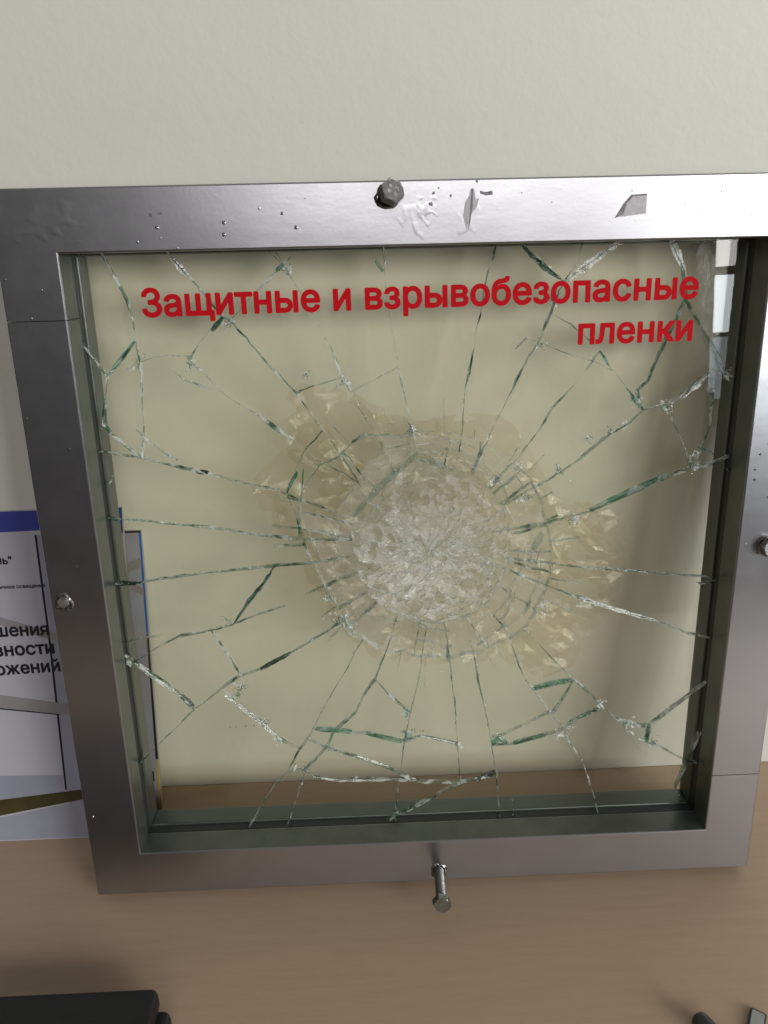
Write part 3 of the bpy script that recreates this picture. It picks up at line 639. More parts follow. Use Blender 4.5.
# broad oblique crack faces
BL = [[[[119.1,285.9],[145.5,298.7],[171.8,310.0]],4.1,"green"],[[[-102.6,252.3],[-110.4,240.5],[-124.2,224.2],[-133.8,209.8]],4.1,"dark"],[[[84.6,148.1],[99.5,151.7],[112.1,153.6]],3.4,"green"],[[[-181.7,409.8],[-190.4,400.5],[-200.8,388.7]],2.8,"green"],[[[-79.6,120.5],[-65.4,119.0],[-52.7,116.7]],3.4,"green"],[[[-42.2,115.4],[-15.3,106.3]],2.1,"green"],[[[94.0,439.5],[106.4,448.3],[116.2,455.3],[130.2,464.6]],6.2,"white"],[[[160.7,463.9],[166.8,453.0],[172.3,441.9]],6.9,"white"],[[[175.4,363.0],[187.3,372.7],[195.8,381.7]],5.5,"white"],[[[66.5,462.4],[74.3,455.1],[82.8,447.6],[92.0,441.3]],4.8,"dark"],[[[-101.3,355.7],[-92.5,348.0]],3.4,"green"],[[[-124.6,423.3],[-132.3,414.8]],3.4,"dark"],[[[-143.7,448.7],[-150.4,456.6],[-154.7,462.7]],4.1,"white"],[[[-84.0,455.1],[-88.7,451.0]],3.4,"green"],[[[-21.7,448.9],[-26.5,455.6]],2.8,"green"],[[[119.7,395.5],[126.2,386.2]],4.1,"green"],[[[140.7,368.7],[148.2,357.8]],4.8,"green"],[[[137.0,343.2],[127.8,338.0]],2.8,"green"],[[[163.4,402.0],[156.8,385.4],[152.9,375.0]],2.1,"dark"],[[[29.8,68.6],[10.4,57.7],[-16.3,41.5]],2.4,"white"],[[[174.6,112.6],[200.9,136.4],[213.5,147.7]],2.8,"white"],[[[206.1,79.3],[199.4,56.8]],2.1,"white"],[[[-144.9,152.9],[-127.1,135.4],[-105.5,112.2]],3.4,"white"],[[[-208.0,181.8],[-194.4,168.2],[-177.7,153.5]],2.4,"white"],[[[-177.1,152.7],[-169.2,143.1]],3.4,"dark"],[[[53.3,101.4],[59.3,106.4],[65.5,101.8]],2.8,"green"],[[[70.1,101.5],[93.6,107.5]],2.1,"green"],[[[134.5,129.0],[116.7,120.3]],2.1,"green"],[[[-218.9,243.8],[-200.2,243.1]],2.8,"dark"],[[[-91.6,106.3],[-100.9,89.2]],2.8,"dark"],[[[-12.9,111.4],[-6.9,111.2]],4.8,"green"],[[[-49.2,133.7],[-63.1,119.8]],2.1,"green"],[[[-14.1,133.8],[-10.4,128.5]],4.1,"green"],[[[46.0,71.5],[56.8,76.4]],3.4,"dark"],[[[172.6,98.6],[174.6,112.6]],3.4,"green"],[[[114.0,220.5],[142.9,210.0],[170.7,201.0]],3.4,"white"],[[[-216.8,292.9],[-206.3,290.4]],2.1,"green"],[[[-205.3,373.3],[-208.0,356.8],[-203.2,348.7]],2.1,"green"],[[[191.6,328.4],[200.1,326.1],[205.6,319.6]],2.1,"green"],[[[-91.0,305.8],[-82.8,320.3]],2.8,"green"],[[[-78.6,322.2],[-83.8,276.0]],1.4,"green"],[[[41.2,422.2],[38.8,414.1]],2.1,"dark"],[[[35.1,391.3],[33.9,380.9]],2.1,"dark"],[[[50.1,464.6],[47.8,453.3]],2.1,"dark"],[[[-117.9,172.4],[-95.3,184.4]],2.1,"dark"],[[[-151.1,322.5],[-142.5,321.5]],2.8,"dark"],[[[-46.8,285.7],[-35.5,297.6],[-22.8,310.6],[-0.8,330.2]],4.8,"pale"],[[[1.2,325.3],[12.7,322.1],[24.9,316.1]],3.4,"pale"],[[[80.3,256.9],[86.9,270.1]],5.5,"pale"],[[[-83.1,79.5],[-63.4,74.9],[-23.5,73.9]],2.1,"white"],[[[-0.8,111.8],[25.0,104.5]],1.7,"white"],[[[-48.9,96.5],[-25.5,85.6]],2.1,"white"]]
for pl, wd, kind in BL:
    P = []
    for a, b in zip(pl, pl[1:]):
        a, b = Vector(a), Vector(b); n = max(2, int((b - a).length / 2.5))
        P += [a + (b - a) * (k / n) for k in range(n)]
    P.append(Vector(pl[-1])); n = len(P)
    top, bot = [], []
    for k, p in enumerate(P):
        d = (P[min(k + 1, n - 1)] - P[max(k - 1, 0)]).normalized(); nr = Vector((-d.y, d.x))
        s = k / (n - 1); w_ = wd * (0.25 + 0.75 * math.sin(math.pi * (0.12 + 0.80 * s))) * (0.8 + .5 * noise.noise(Vector((p.x * .3, p.y * .3, 0))))
        j = jitter(p, .5); by = bulge(p.x, p.y); dp = GT - .9
        if kind == 'white':
            dp = min(dp, wd * .30)
            if nr.x < 0: nr = -nr
        top.append((p.x + j.x - nr.x * w_ * .5, GY + .5 + by, p.y + j.y - nr.y * w_ * .5))
        bot.append((p.x + nr.x * w_ * .5, GY + .5 + dp + by, p.y + nr.y * w_ * .5))
    mid = [tuple((a + b) / 2 + (rng.uniform(-.25, .25)) for a, b in zip(t_, b_)) for t_, b_ in zip(top, bot)]
    fs = [(k, k + 1, n + k + 1, n + k) for k in range(n - 1)] + [(n + k, n + k + 1, 2 * n + k + 1, 2 * n + k) for k in range(n - 1)]
    mesh('crack_face', top + mid + bot, fs, M['b_' + kind], pane)
# splinters and chips at the crack junctions
FL = [[[187.9,316.6],9.7],[[-181.5,394.6],6.9],[[-120.6,418.8],6.9],[[-48.7,381.9],6.2],[[-81.8,451.5],4.8],[[79.4,400.4],7.6],[[88.7,429.1],6.2],[[147.8,363.2],6.9],[[205.5,378.8],6.2],[[108.9,108.5],9.7],[[-90.4,85.2],9.0],[[-70.5,104.5],5.5],[[27.3,102.6],4.8],[[29.8,67.7],4.1],[[-11.4,114.0],6.2],[[179.7,96.5],6.2],[[167.1,357.2],6.2],[[130.3,341.3],6.2],[[115.6,337.0],5.5],[[-58.1,209.2],9.7],[[-51.2,202.6],6.9],[[-212.3,181.9],4.8],[[-147.6,394.3],5.5],[[-73.9,385.8],4.1],[[-133.5,157.4],8.3],[[-117.3,127.3],6.9],[[-107.0,112.3],5.5],[[134.3,132.4],5.5],[[158.3,115.0],5.5],[[-20.2,40.8],4.1],[[138.8,346.5],4.8],[[68.7,317.6],6.9],[[76.2,296.0],8.3],[[89.7,212.8],8.3],[[-64.5,226.5],8.3],[[55.1,311.0],6.9],[[-4.7,346.1],5.5],[[96.1,316.7],5.5],[[108.2,280.4],6.2]]
BLOB = [[-87.8,371.2],[-77.6,378.8],[-48.4,374.0],[-22.4,360.1],[0.7,350.6],[34.1,355.7],[61.0,352.2],[75.0,334.8],[88.1,309.9],[98.6,290.9],[125.3,288.6],[145.5,279.1],[151.8,260.4],[150.0,233.9],[139.3,199.1],[123.8,186.0],[116.2,161.8],[92.1,147.8],[58.0,167.5],[13.7,163.6],[-34.0,171.3],[-58.7,194.9],[-78.9,223.2],[-84.3,253.9],[-107.4,284.1],[-117.1,310.9],[-96.8,333.2],[-90.0,356.7]]
vs, fs = [], []
def flake(x, y, z, s):
    b = len(vs)
    for k in range(3):
        vs.append((x + rng.gauss(0, s), y + rng.gauss(0, s * .5), z + rng.gauss(0, s)))
    vs.append((x + rng.gauss(0, s * .5), y + rng.gauss(0, s * .6), z + rng.gauss(0, s * .5)))
    fs.extend([(b, b + 1, b + 2), (b, b + 1, b + 3), (b + 1, b + 2, b + 3)])
for (x, z), r in FL:
    for k in range(int(r * 5)):
        a = rng.uniform(0, 6.283); q = abs(rng.gauss(0, r * .45))
        px, pz = x + q * math.cos(a), z + q * math.sin(a)
        flake(px, GY + 1.5 + rng.random() * 3 + bulge(px, pz), pz, rng.uniform(.3, 1.25))
for ln in CR:
    for a, b in zip(ln, ln[1:]):
        L_ = math.dist(a, b)
        for k in range(int(L_ / 7)):
            if rng.random() < .65:
                t_ = rng.random(); x = a[0] + (b[0] - a[0]) * t_; z = a[1] + (b[1] - a[1]) * t_
                for q in range(rng.randint(1, 4)):
                    flake(x + rng.gauss(0, .6), GY + 2 + rng.random() * 2 + bulge(x, z), z + rng.gauss(0, .6), rng.uniform(.2, .5))
for k in range(3000):
    a = rng.uniform(0, 6.283); q = 84 * math.sqrt(rng.random()) if k % 3 == 0 else abs(rng.gauss(0, 30))
    x, z = CEN.x + q * math.cos(a), CEN.y + q * math.sin(a)
    flake(x, GY + 1 + rng.random() * 5 + bulge(x, z), z, rng.uniform(.12, .42))
for (x, z), r in FL:
    for k in range(int(r * 1.1)):
        a = rng.uniform(0, 6.283); q = abs(rng.gauss(0, r * .40))
        px, pz = x + q * math.cos(a), z + q * math.sin(a)
        flake(px, GY + 1.5 + rng.random() * 2.5 + bulge(px, pz), pz, rng.uniform(1.0, 2.4))
# fine white rays of the impact
for k in range(300):
    a = rng.uniform(0, 6.283); q0 = rng.uniform(3, 76); q1 = q0 + rng.uniform(5, 24); w_ = rng.uniform(.04, .12); a2 = a + rng.uniform(-.06, .06)
    u0 = CEN + Vector((math.cos(a), math.sin(a))) * q0; u1 = CEN + Vector((math.cos(a2), math.sin(a2))) * q1; nr = Vector((-math.sin(a), math.cos(a))) * w_
    b0 = len(vs); y_ = GY - .1 + rng.random() * 1.5
    for p_, sg in ((u0, -1), (u0, 1), (u1, .4), (u1, -.4)):
        z_ = p_ + nr * sg; vs.append((z_.x, y_ + bulge(p_.x, p_.y) + rng.uniform(0, .5), z_.y))
    fs.append((b0, b0 + 1, b0 + 2, b0 + 3))
# short bright creases where film and glass have parted
for k in range(300):
    a = rng.uniform(0, 6.283); q = 30 + abs(rng.gauss(0, 42))
    if q > 125: continue
    c = CEN + Vector((math.cos(a), math.sin(a) * .85)) * q
    if not inside(c, BLOB) and rng.random() < .6: continue
    th = a + rng.gauss(0, .8) + (math.pi / 2 if rng.random() < .4 else 0); l_ = rng.uniform(1.0, 5.0); w_ = rng.uniform(.05, .22)
    d = Vector((math.cos(th), math.sin(th))); nr = Vector((-d.y, d.x)); bend = rng.uniform(-.8, .8); b0 = len(vs); y_ = GY + GT + .2 + rng.random() * .8
    for i in range(4):
        u = i / 3; p_ = c + d * (l_ * (u - .5)) + nr * (bend * math.sin(math.pi * u)); ww = w_ * math.sin(math.pi * (.12 + .76 * u))
        for sg in (-1, 1):
            z_ = p_ + nr * (ww * sg); vs.append((z_.x, y_ + bulge(z_.x, z_.y) + sg * ww * .8, z_.y))
    fs.extend((b0 + 2 * i, b0 + 2 * i + 1, b0 + 2 * i + 3, b0 + 2 * i + 2) for i in range(3))
# small chips added as glints, tilted to mirror the window into the camera
def glint(x, z, s_):
    n_ = Vector((.27 + rng.gauss(0, .07), -.90, .30 + rng.gauss(0, .06))).normalized()
    u = n_.cross(Vector((0, 0, 1))).normalized(); v_ = n_.cross(u); b0 = len(vs); y_ = GY + 1 + rng.random() * 3 + bulge(x, z); a0 = rng.uniform(0, 6.283); el = rng.uniform(.25, 1)
    for k in range(3):
        a = a0 + 2.09 * k + rng.uniform(-.4, .4); c = u * (s_ * math.cos(a)) + v_ * (s_ * el * math.sin(a)); vs.append((x + c.x, y_ + c.y, z + c.z))
    fs.append((b0, b0 + 1, b0 + 2))
for k in range(520):
    a = rng.uniform(0, 6.283); q = abs(rng.gauss(0, 52))
    glint(CEN.x + q * math.cos(a), CEN.y - 4 + q * math.sin(a), rng.uniform(.25, .8))
for (x, z), r in FL:
    for k in range(int(r * .7)): glint(x + rng.gauss(0, r * .35), z + rng.gauss(0, r * .35), rng.uniform(.3, .9))
for ln in CR:
    for a, b in zip(ln, ln[1:]):
        for k in range(int(math.dist(a, b) / 5)):
            if rng.random() < .45:
                t_ = rng.random(); glint(a[0] + (b[0] - a[0]) * t_ + rng.gauss(0, .5), a[1] + (b[1] - a[1]) * t_ + rng.gauss(0, .5), rng.uniform(.2, .55))
# broken ring cracks round the impact
for k in range(100):
    rr = rng.choice((50, 55, 58, 62, 66, 69, 74, 79, 83)) + rng.uniform(-1.5, 1.5); a0 = rng.uniform(0, 6.283); al = rng.uniform(.10, .55); n = max(3, int(al * rr / 3)); w_ = rng.uniform(.06, .22)
    b0 = len(vs); y_ = GY + rng.random() * 2.5
    for i in range(n + 1):
        a = a0 + al * i / n; r_ = rr + .8 * noise.noise(Vector((a * 6, rr, 50)))
        for sg in (-1, 1):
            q = r_ + sg * w_ * math.sin(math.pi * (.1 + .8 * i / n)); x = CEN.x + q * math.cos(a); z = CEN.y + q * math.sin(a)
            vs.append((x, y_ + bulge(x, z) + sg * w_, z))
    fs.extend((b0 + 2 * i, b0 + 2 * i + 1, b0 + 2 * i + 3, b0 + 2 * i + 2) for i in range(n))
# conchoidal chipping along the crack lips
for ci, ln in enumerate(CR):
    for a, b in zip(ln, ln[1:]):
        a, b = Vector(a), Vector(b); L_ = (b - a).length
        if L_ < .5: continue
        d = (b - a) / L_; nr = Vector((-d.y, d.x)); n = max(1, int(L_ / 1.3))
        for k in range(n):
            p = a + d * (L_ * (k + .5) / n)
            dens = noise.noise(Vector((p.x * .045, p.y * .045, 20 + ci * .37)))
            if rng.random() > .14 + dens * 1.3: continue
            for q in range(rng.randint(1, 3)):
                sgn = rng.choice((-1, 1)); w_ = abs(rng.gauss(0, .4)) + .15; l_ = rng.uniform(.6, 2.2)
                o_ = p + jitter(p) + d * rng.uniform(-.7, .7); by = GY + bulge(p.x, p.y)
                b0 = len(vs); y0_ = by + rng.uniform(.1, 3.5)
                for du, dw, dy_ in ((-l_, 0, 0), (l_, 0, rng.uniform(-.4, .4)), (l_ * .5, w_, rng.uniform(.2, 1.2)), (-l_ * .6, w_ * .8, rng.uniform(.2, 1.2))):
                    z_ = o_ + d * du + nr * (sgn * dw); vs.append((z_.x, y0_ + dy_, z_.y))
                fs.append((b0, b0 + 1, b0 + 2, b0 + 3))
tag(mesh('glass_splinters', vs, fs, M['flake'], pane), kind='stuff')

# crumpled torn film hanging behind the dent
def edge_snap(x, z):
    bd = None; q = Vector((x, z))
    for k in range(len(BLOB)):
        a, b = Vector(BLOB[k - 1]), Vector(BLOB[k])
        t_ = max(0, min(1, (q - a).dot(b - a) / (b - a).length_squared)); c = a + (b - a) * t_
        if bd is None or (c - q).length < bd[0]: bd = ((c - q).length, c)
    return bd[1]
def creased(st, rot, y0, amp, seed, shrink, tear):
    rr = random.Random(seed); vs, fs, idx = [], [], {}
    co, si = math.cos(rot), math.sin(rot)
    def gp(i, j):
        if (i, j) not in idx:
            u = i * st * 1.5 + (j % 2) * st * .6 + rr.uniform(-.38, .38) * st * 1.4; v = j * st + rr.uniform(-.38, .38) * st
            x, z = CEN.x + u * co - v * si, CEN.y + u * si + v * co
            if not inside((x, z), BLOB): x, z = edge_snap(x, z)
            n = abs(noise.noise(Vector((x * .03, z * .03, seed))))
            idx[(i, j)] = len(vs); vs.append((x, y0 + bulge(x, z) * 1.15 + n * 8 + rr.uniform(0, amp), z))
        return idx[(i, j)]
    N_ = int(150 / st)
    for i in range(-N_, N_):
        for j in range(-N_, N_):
            u = (i + .5) * st * 1.5; v = (j + .5) * st; c = (CEN.x + (u * co - v * si) * shrink, CEN.y + (u * si + v * co) * shrink)
            if not inside(c, BLOB) or noise.noise(Vector((c[0] * .025, c[1] * .025, seed + 60))) < tear: continue
            a, b, c_, d = gp(i, j), gp(i + 1, j), gp(i + 1, j + 1), gp(i, j + 1)
            fs += [(a, b, c_), (a, c_, d)] if rr.random() < .5 else [(a, b, d), (b, c_, d)]
    return vs, fs
v, f = creased(6.2, .5, 32.6, 3.4, 21, 1.0, -9)
tag(mesh('crumpled_film', v, f, M['torn'], panel), 'crumpled yellowish torn film behind the shattered centre')
v, f = creased(4.4, -.7, 38.5, 2.6, 22, 1.06, .02)
mesh('film_fold', v, f, M['torn'], panel)

# ------------------------------------------------------------------ lettering
GL = {"\"":[354,[[18,602,19,722,28,738,48,746,138,746,161,732,166,712,165,592,141,452,128,436,68,432,48,443,41,462],[198,537,188,602,188,712,193,732,218,746,321,742,335,722,336,602,308,446,288,432,238,432,219,442,211,462]]],"З":[615,[[40,127,30,190,40,210,60,218,150,218,170,213,180,200,190,160,203,140,230,118,270,105,320,101,360,108,400,128,422,150,435,180,436,210,429,240,406,270,380,287,340,299,230,304,218,310,207,330,208,420,220,438,230,442,340,448,380,468,399,490,410,520,410,550,402,580,390,597,360,618,330,626,290,626,250,615,210,586,197,560,192,530,170,512,60,515,47,530,46,560,62,620,92,670,140,716,200,747,270,764,350,765,410,751,470,719,503,690,530,655,551,610,560,570,560,510,547,460,523,420,483,380,514,360,544,330,569,290,582,250,588,200,583,150,570,110,547,70,499,20,430,-19,350,-38,270,-38,190,-21,120,16,70,67]]],"а":[556,[[23,88,13,148,20,208,37,248,73,287,108,308,153,326,343,356,364,368,360,398,350,418,323,436,293,442,243,439,213,427,189,408,163,370,153,364,133,364,43,392,30,408,31,428,53,472,82,508,121,538,163,559,213,574,263,580,313,578,373,565,423,542,453,518,494,458,510,388,511,-2,501,-22,483,-30,393,-30,376,-22,363,-2,323,-24,273,-39,213,-42,163,-34,113,-16,73,12,42,48],[163,135,164,168,173,181,193,194,243,208,363,223,363,188,353,153,333,126,303,106,263,96,213,98,183,109]]],"б":[588,[[19,268,24,398,40,488,66,558,110,618,159,655,209,677,269,692,379,707,389,717,398,748,409,756,499,758,521,748,529,728,520,668,506,638,479,608,449,590,409,576,289,560,241,548,209,532,186,508,259,541,299,549,379,544,419,530,455,508,489,478,520,438,546,388,562,338,570,278,568,218,558,168,540,118,511,68,479,31,409,-18,339,-39,249,-38,169,-12,109,31,58,98,28,178],[169,220,168,268,177,318,196,358,229,391,269,409,319,412,359,400,393,368,417,308,420,218,399,152,382,128,359,110,329,98,289,95,259,100,229,114,209,130,188,158]]],"в":[560,[[55,-22,45,0,45,540,51,560,75,572,325,571,395,558,455,528,499,480,520,420,520,380,510,340,495,314,471,290,521,230,539,180,538,110,512,50,485,20,455,-1,415,-18,375,-27,75,-30],[195,110,188,120,188,200,195,212,345,211,374,200,388,180,390,140,385,129,365,115,335,110],[195,345,189,350,188,360,188,420,195,433,325,431,357,420,372,400,368,370,355,358,335,349]]],"е":[577,[[29,176,21,228,19,288,26,348,40,398,63,448,89,486,120,518,159,546,199,564,249,577,309,580,359,572,409,555,449,532,488,498,519,456,544,398,557,338,561,238,549,218,529,212,179,212,172,208,184,168,209,131,239,110,279,98,329,98,369,112,397,138,412,168,429,180,449,179,539,155,549,142,552,128,533,78,499,33,449,-5,389,-31,319,-42,249,-38,189,-21,129,14,84,58,53,108],[179,346,177,358,185,378,219,418,249,435,289,442,329,437,359,423,384,398,403,358,399,346]]],"ж":[805,[[0,0,8,20,207,270,208,280,10,523,4,550,20,569,150,568,320,356,330,350,330,540,336,560,360,572,460,569,471,560,477,540,480,348,650,565,670,572,770,572,797,560,803,540,794,520,599,280,600,270,800,18,804,-10,790,-26,670,-30,650,-22,480,194,477,0,470,-19,460,-27,360,-30,340,-22,332,-10,330,190,320,185,150,-26,20,-28,8,-20]]],"з":[491,[[25,84,17,114,16,144,35,164,145,164,158,154,170,124,182,114,205,104,235,98,265,99,295,109,315,125,326,154,317,184,295,202,255,214,185,218,175,225,167,244,167,314,175,330,195,340,265,344,295,360,310,384,310,404,303,424,275,444,225,446,181,424,165,384,155,376,45,375,28,394,29,424,40,464,65,503,95,531,135,555,175,570,225,578,275,578,315,571,355,556,395,529,419,504,438,474,455,414,454,374,446,344,430,314,401,284,428,264,453,234,475,174,476,134,471,104,459,74,439,44,395,5,345,-20,285,-34,215,-35,145,-20,95,3,55,36]]],"и":[587,[[55,-22,45,0,45,540,51,560,75,572,165,572,185,562,192,550,195,245,405,560,415,568,435,572,515,572,535,561,542,540,542,0,534,-20,515,-30,425,-30,405,-23,396,-10,394,270,393,280,385,288,181,-20,155,-30,75,-30]]],"й":[587,[[55,-22,45,0,45,540,51,560,75,572,165,572,185,562,192,550,195,245,405,560,415,568,435,572,515,572,535,561,542,540,542,0,534,-20,515,-30,425,-30,405,-23,396,-10,394,270,393,280,385,288,181,-20,155,-30,75,-30],[125,726,125,770,145,786,225,786,243,770,255,729,285,712,305,712,325,721,338,740,345,772,365,786,445,785,455,779,465,760,455,700,425,649,375,609,315,590,255,593,194,620,147,670]]],"к":[538,[[55,-22,45,0,45,540,51,560,75,572,165,572,187,560,193,540,195,338,206,340,395,567,415,572,525,572,545,562,553,540,545,522,344,280,548,20,556,0,548,-20,525,-30,415,-30,395,-22,225,196,205,197,193,190,193,0,185,-20,165,-30,75,-30]]],"л":[572,[[-21,0,-21,80,-14,100,-1,109,39,112,59,120,76,160,88,260,100,540,109,563,119,570,139,572,499,572,519,563,528,540,528,0,520,-20,499,-30,409,-30,389,-21,382,-10,380,430,369,432,245,430,232,230,222,150,199,71,167,20,129,-10,69,-28,-1,-28,-13,-20]]],"н":[584,[[55,-22,45,0,45,540,51,560,75,572,165,572,187,560,193,540,195,349,385,349,391,360,391,540,397,560,411,570,425,572,505,572,525,567,535,556,539,540,539,0,531,-20,515,-29,425,-30,405,-25,395,-14,391,0,391,200,385,208,205,208,193,200,193,0,185,-20,165,-30,75,-30]]],"о":[593,[[29,177,21,228,20,298,28,358,44,408,63,448,91,488,129,524,169,550,219,570,279,579,339,577,389,565,439,542,479,512,511,478,541,428,563,368,573,308,573,228,563,168,541,108,509,58,469,17,419,-15,359,-36,299,-42,229,-34,169,-12,119,22,79,66,49,118],[169,245,171,308,183,358,204,398,238,428,279,441,329,438,369,419,397,388,412,358,423,318,427,268,424,228,402,158,379,128,359,112,329,100,289,96,259,101,229,115,206,138,187,168]]],"п":[583,[[55,-22,45,0,45,540,51,560,75,572,505,572,525,567,535,554,538,540,538,0,530,-20,505,-30,415,-29,393,-10,388,430,195,432,191,-10,185,-20,165,-30,75,-30]]],"р":[606,[[55,-226,45,-204,49,556,57,566,75,572,165,572,185,558,195,535,255,570,325,580,385,574,435,557,484,526,523,486,554,436,575,376,587,306,586,226,576,166,555,106,525,56,495,22,455,-8,405,-31,345,-41,285,-39,245,-27,195,1,193,-204,185,-224,165,-234,75,-234],[195,220,191,276,198,336,215,383,241,416,275,436,325,442,365,432,395,410,415,382,429,346,439,266,426,186,413,156,390,126,365,108,335,98,295,98,265,108,239,126,222,146,207,176]]],"с":[565,[[29,177,21,228,19,288,26,348,40,398,63,448,91,488,121,518,165,548,209,567,259,578,319,579,369,571,419,553,459,529,494,498,523,458,547,398,541,378,529,369,429,345,409,357,389,398,359,427,319,440,279,441,239,429,209,404,187,368,172,318,169,248,183,178,209,134,249,104,299,96,352,108,380,128,409,181,429,196,519,177,539,168,546,158,548,138,523,78,489,35,439,-5,379,-30,309,-42,239,-37,179,-17,124,18,85,58,54,108]]],"т":[464,[[-21,470,-20,550,-1,570,459,572,480,560,486,540,486,460,474,440,459,434,319,434,306,430,306,0,299,-19,289,-27,189,-30,169,-22,161,-10,159,430,149,434,-1,436,-17,450]]],"ч":[573,[[55,291,46,350,45,540,51,560,64,570,165,572,187,560,193,540,193,370,199,330,209,310,225,296,255,283,285,280,365,288,375,290,381,300,381,540,387,560,401,570,415,572,495,572,515,567,525,554,528,540,528,0,520,-20,495,-30,415,-30,395,-25,381,0,381,140,375,147,315,140,255,140,205,148,165,162,125,186,95,214,71,250]]],"ш":[818,[[55,-22,45,0,45,540,55,564,75,572,165,572,185,562,192,550,193,120,195,113,205,111,325,111,335,120,335,540,345,564,365,572,455,572,475,562,482,550,483,120,485,113,495,111,615,111,625,120,625,540,631,560,645,570,665,572,745,572,767,560,773,540,773,0,765,-20,755,-27,735,-30,75,-30]]],"щ":[832,[[55,-22,45,4,45,544,55,564,75,572,165,572,183,564,190,554,193,114,205,111,335,114,335,544,345,564,365,572,455,572,473,564,480,554,483,114,495,111,625,114,628,554,635,564,655,572,745,572,765,562,773,544,773,114,825,109,835,102,844,84,843,-156,835,-176,815,-186,725,-186,705,-177,696,-156,696,-36,685,-30,75,-30]]],"ы":[730,[[55,-22,45,0,46,550,65,570,165,572,185,562,192,550,194,380,365,374,415,359,465,330,502,290,531,230,535,180,531,120,505,67,475,30,435,1,385,-20,305,-30,75,-30],[195,113,195,235,325,237,355,227,381,200,387,180,383,150,367,130,351,120,315,111],[545,-20,537,0,538,550,545,562,565,572,665,570,679,560,685,540,683,-10,675,-22,655,-30,565,-30]]],"ь":[554,[[55,-22,45,0,46,550,65,570,165,572,185,562,192,550,194,380,355,376,413,360,455,337,495,299,522,250,534,200,532,140,517,90,485,40,445,7,395,-17,355,-27,305,-30,75,-30],[195,113,195,235,325,237,355,227,381,200,387,180,383,150,367,130,351,120,315,111]]],"я":[550,[[-9,0,-2,20,110,200,48,260,31,290,19,330,15,380,23,430,40,470,61,500,91,528,121,546,201,568,471,572,491,567,501,556,505,540,505,0,497,-20,471,-30,381,-29,366,-20,358,0,358,160,351,174,261,171,151,-10,131,-29,11,-28,-1,-20],[171,338,164,360,165,390,175,410,191,423,251,436,351,436,358,430,358,320,351,307,221,310,191,320]]]}
DG = bpy.context.evaluated_depsgraph_get
GM = {}
def glyph(ch, m, thick):
    key = (ch, m.name, thick)
    if key in GM: return GM[key]
    c = bpy.data.curves.new('letter', 'CURVE'); c.dimensions = '2D'; c.fill_mode = 'BOTH'; c.extrude = thick
    for ct in GL[ch][1]:
        s = c.splines.new('POLY'); n = len(ct) // 2; s.points.add(n - 1)
        for k in range(n): s.points[k].co = (ct[2 * k] / 1000, ct[2 * k + 1] / 1000, 0, 1)
        s.use_cyclic_u = True
    o = bpy.data.objects.new('letter', c); COL.objects.link(o)
    bpy.context.view_layer.update()
    me = bpy.data.meshes.new_from_object(o.evaluated_get(DG()))
    bpy.data.objects.remove(o); bpy.data.curves.remove(c)
    me.transform(Matrix(((1, 0, 0, 0), (0, 0, -1, 0), (0, 1, 0, 0), (0, 0, 0, 1))))
    me.materials.clear(); me.materials.append(m); me.name = 'letter'
    GM[key] = me
    return me
def write(text, x0, z0, x1, z1, y, m, parent, name='letter', sx=None, bold=1.0, thick=0.004):
    """letters from (x0,z0) to (x1,z1) on the parent's X-Z plane"""
    adv = sum(GL[c][0] if c != ' ' else 290 for c in text) / 1000
    L_ = math.hypot(x1 - x0, z1 - z0); em = L_ / (adv - 0.06); a = math.atan2(z1 - z0, x1 - x0)
    s = -0.03
    for ch in text:
        if ch == ' ': s += .29; continue
        o = bpy.data.objects.new(name, glyph(ch, m, thick)); COL.objects.link(o); o.parent = parent
        o.location = Vector((x0 + math.cos(a) * s * em, y, z0 + math.sin(a) * s * em)) * MM
        o.rotation_euler = (0, -a, 0); o.scale = (em * MM, (sx or em) * MM, em * MM)
        s += GL[ch][0] / 1000
write('Защитные и взрывобезопасные', -174.3, 425.1, 180.2, 428.1, 23.72, M['red'], pane)
write('пленки', 103.6, 400.9, 179.4, 401.5, 23.72, M['red'], pane)

# ------------------------------------------------------------------ bolts
def lathe(prof, n):
    vs, fs = [], []
    for (y, r) in prof:
        for k in range(n):
            a = 2 * math.pi * k / n; vs.append((r * math.cos(a), y, r * math.sin(a)))
    for j in range(len(prof) - 1):
        for k in range(n):
            fs.append((j * n + k, j * n + (k + 1) % n, (j + 1) * n + (k + 1) % n, (j + 1) * n + k))
    fs.append(tuple(range(n - 1, -1, -1))); fs.append(tuple(range((len(prof) - 1) * n, len(prof) * n)))
    return vs, fs
def thread(y0, y1, r0, r1, pitch, n=20):
    vs, fs = [], []; L_ = abs(y1 - y0); rows = int(L_ / pitch * 4)
    sg = 1 if y1 > y0 else -1
    for j in range(rows + 1):
        for k in range(n):
            a = 2 * math.pi * k / n
            ph = (j * pitch / 4 / pitch + k / n) % 1.0
            r = r0 + (r1 - r0) * (1 - abs(2 * ph - 1))
            vs.append((r * math.cos(a), y0 + sg * j * pitch / 4, r * math.sin(a)))
    for j in range(rows):
        for k in range(n):
            fs.append((j * n + k, j * n + (k + 1) % n, (j + 1) * n + (k + 1) % n, (j + 1) * n + k))
    fs.append(tuple(range(n))); fs.append(tuple(range(rows * n, rows * n + n)))
    return vs, fs
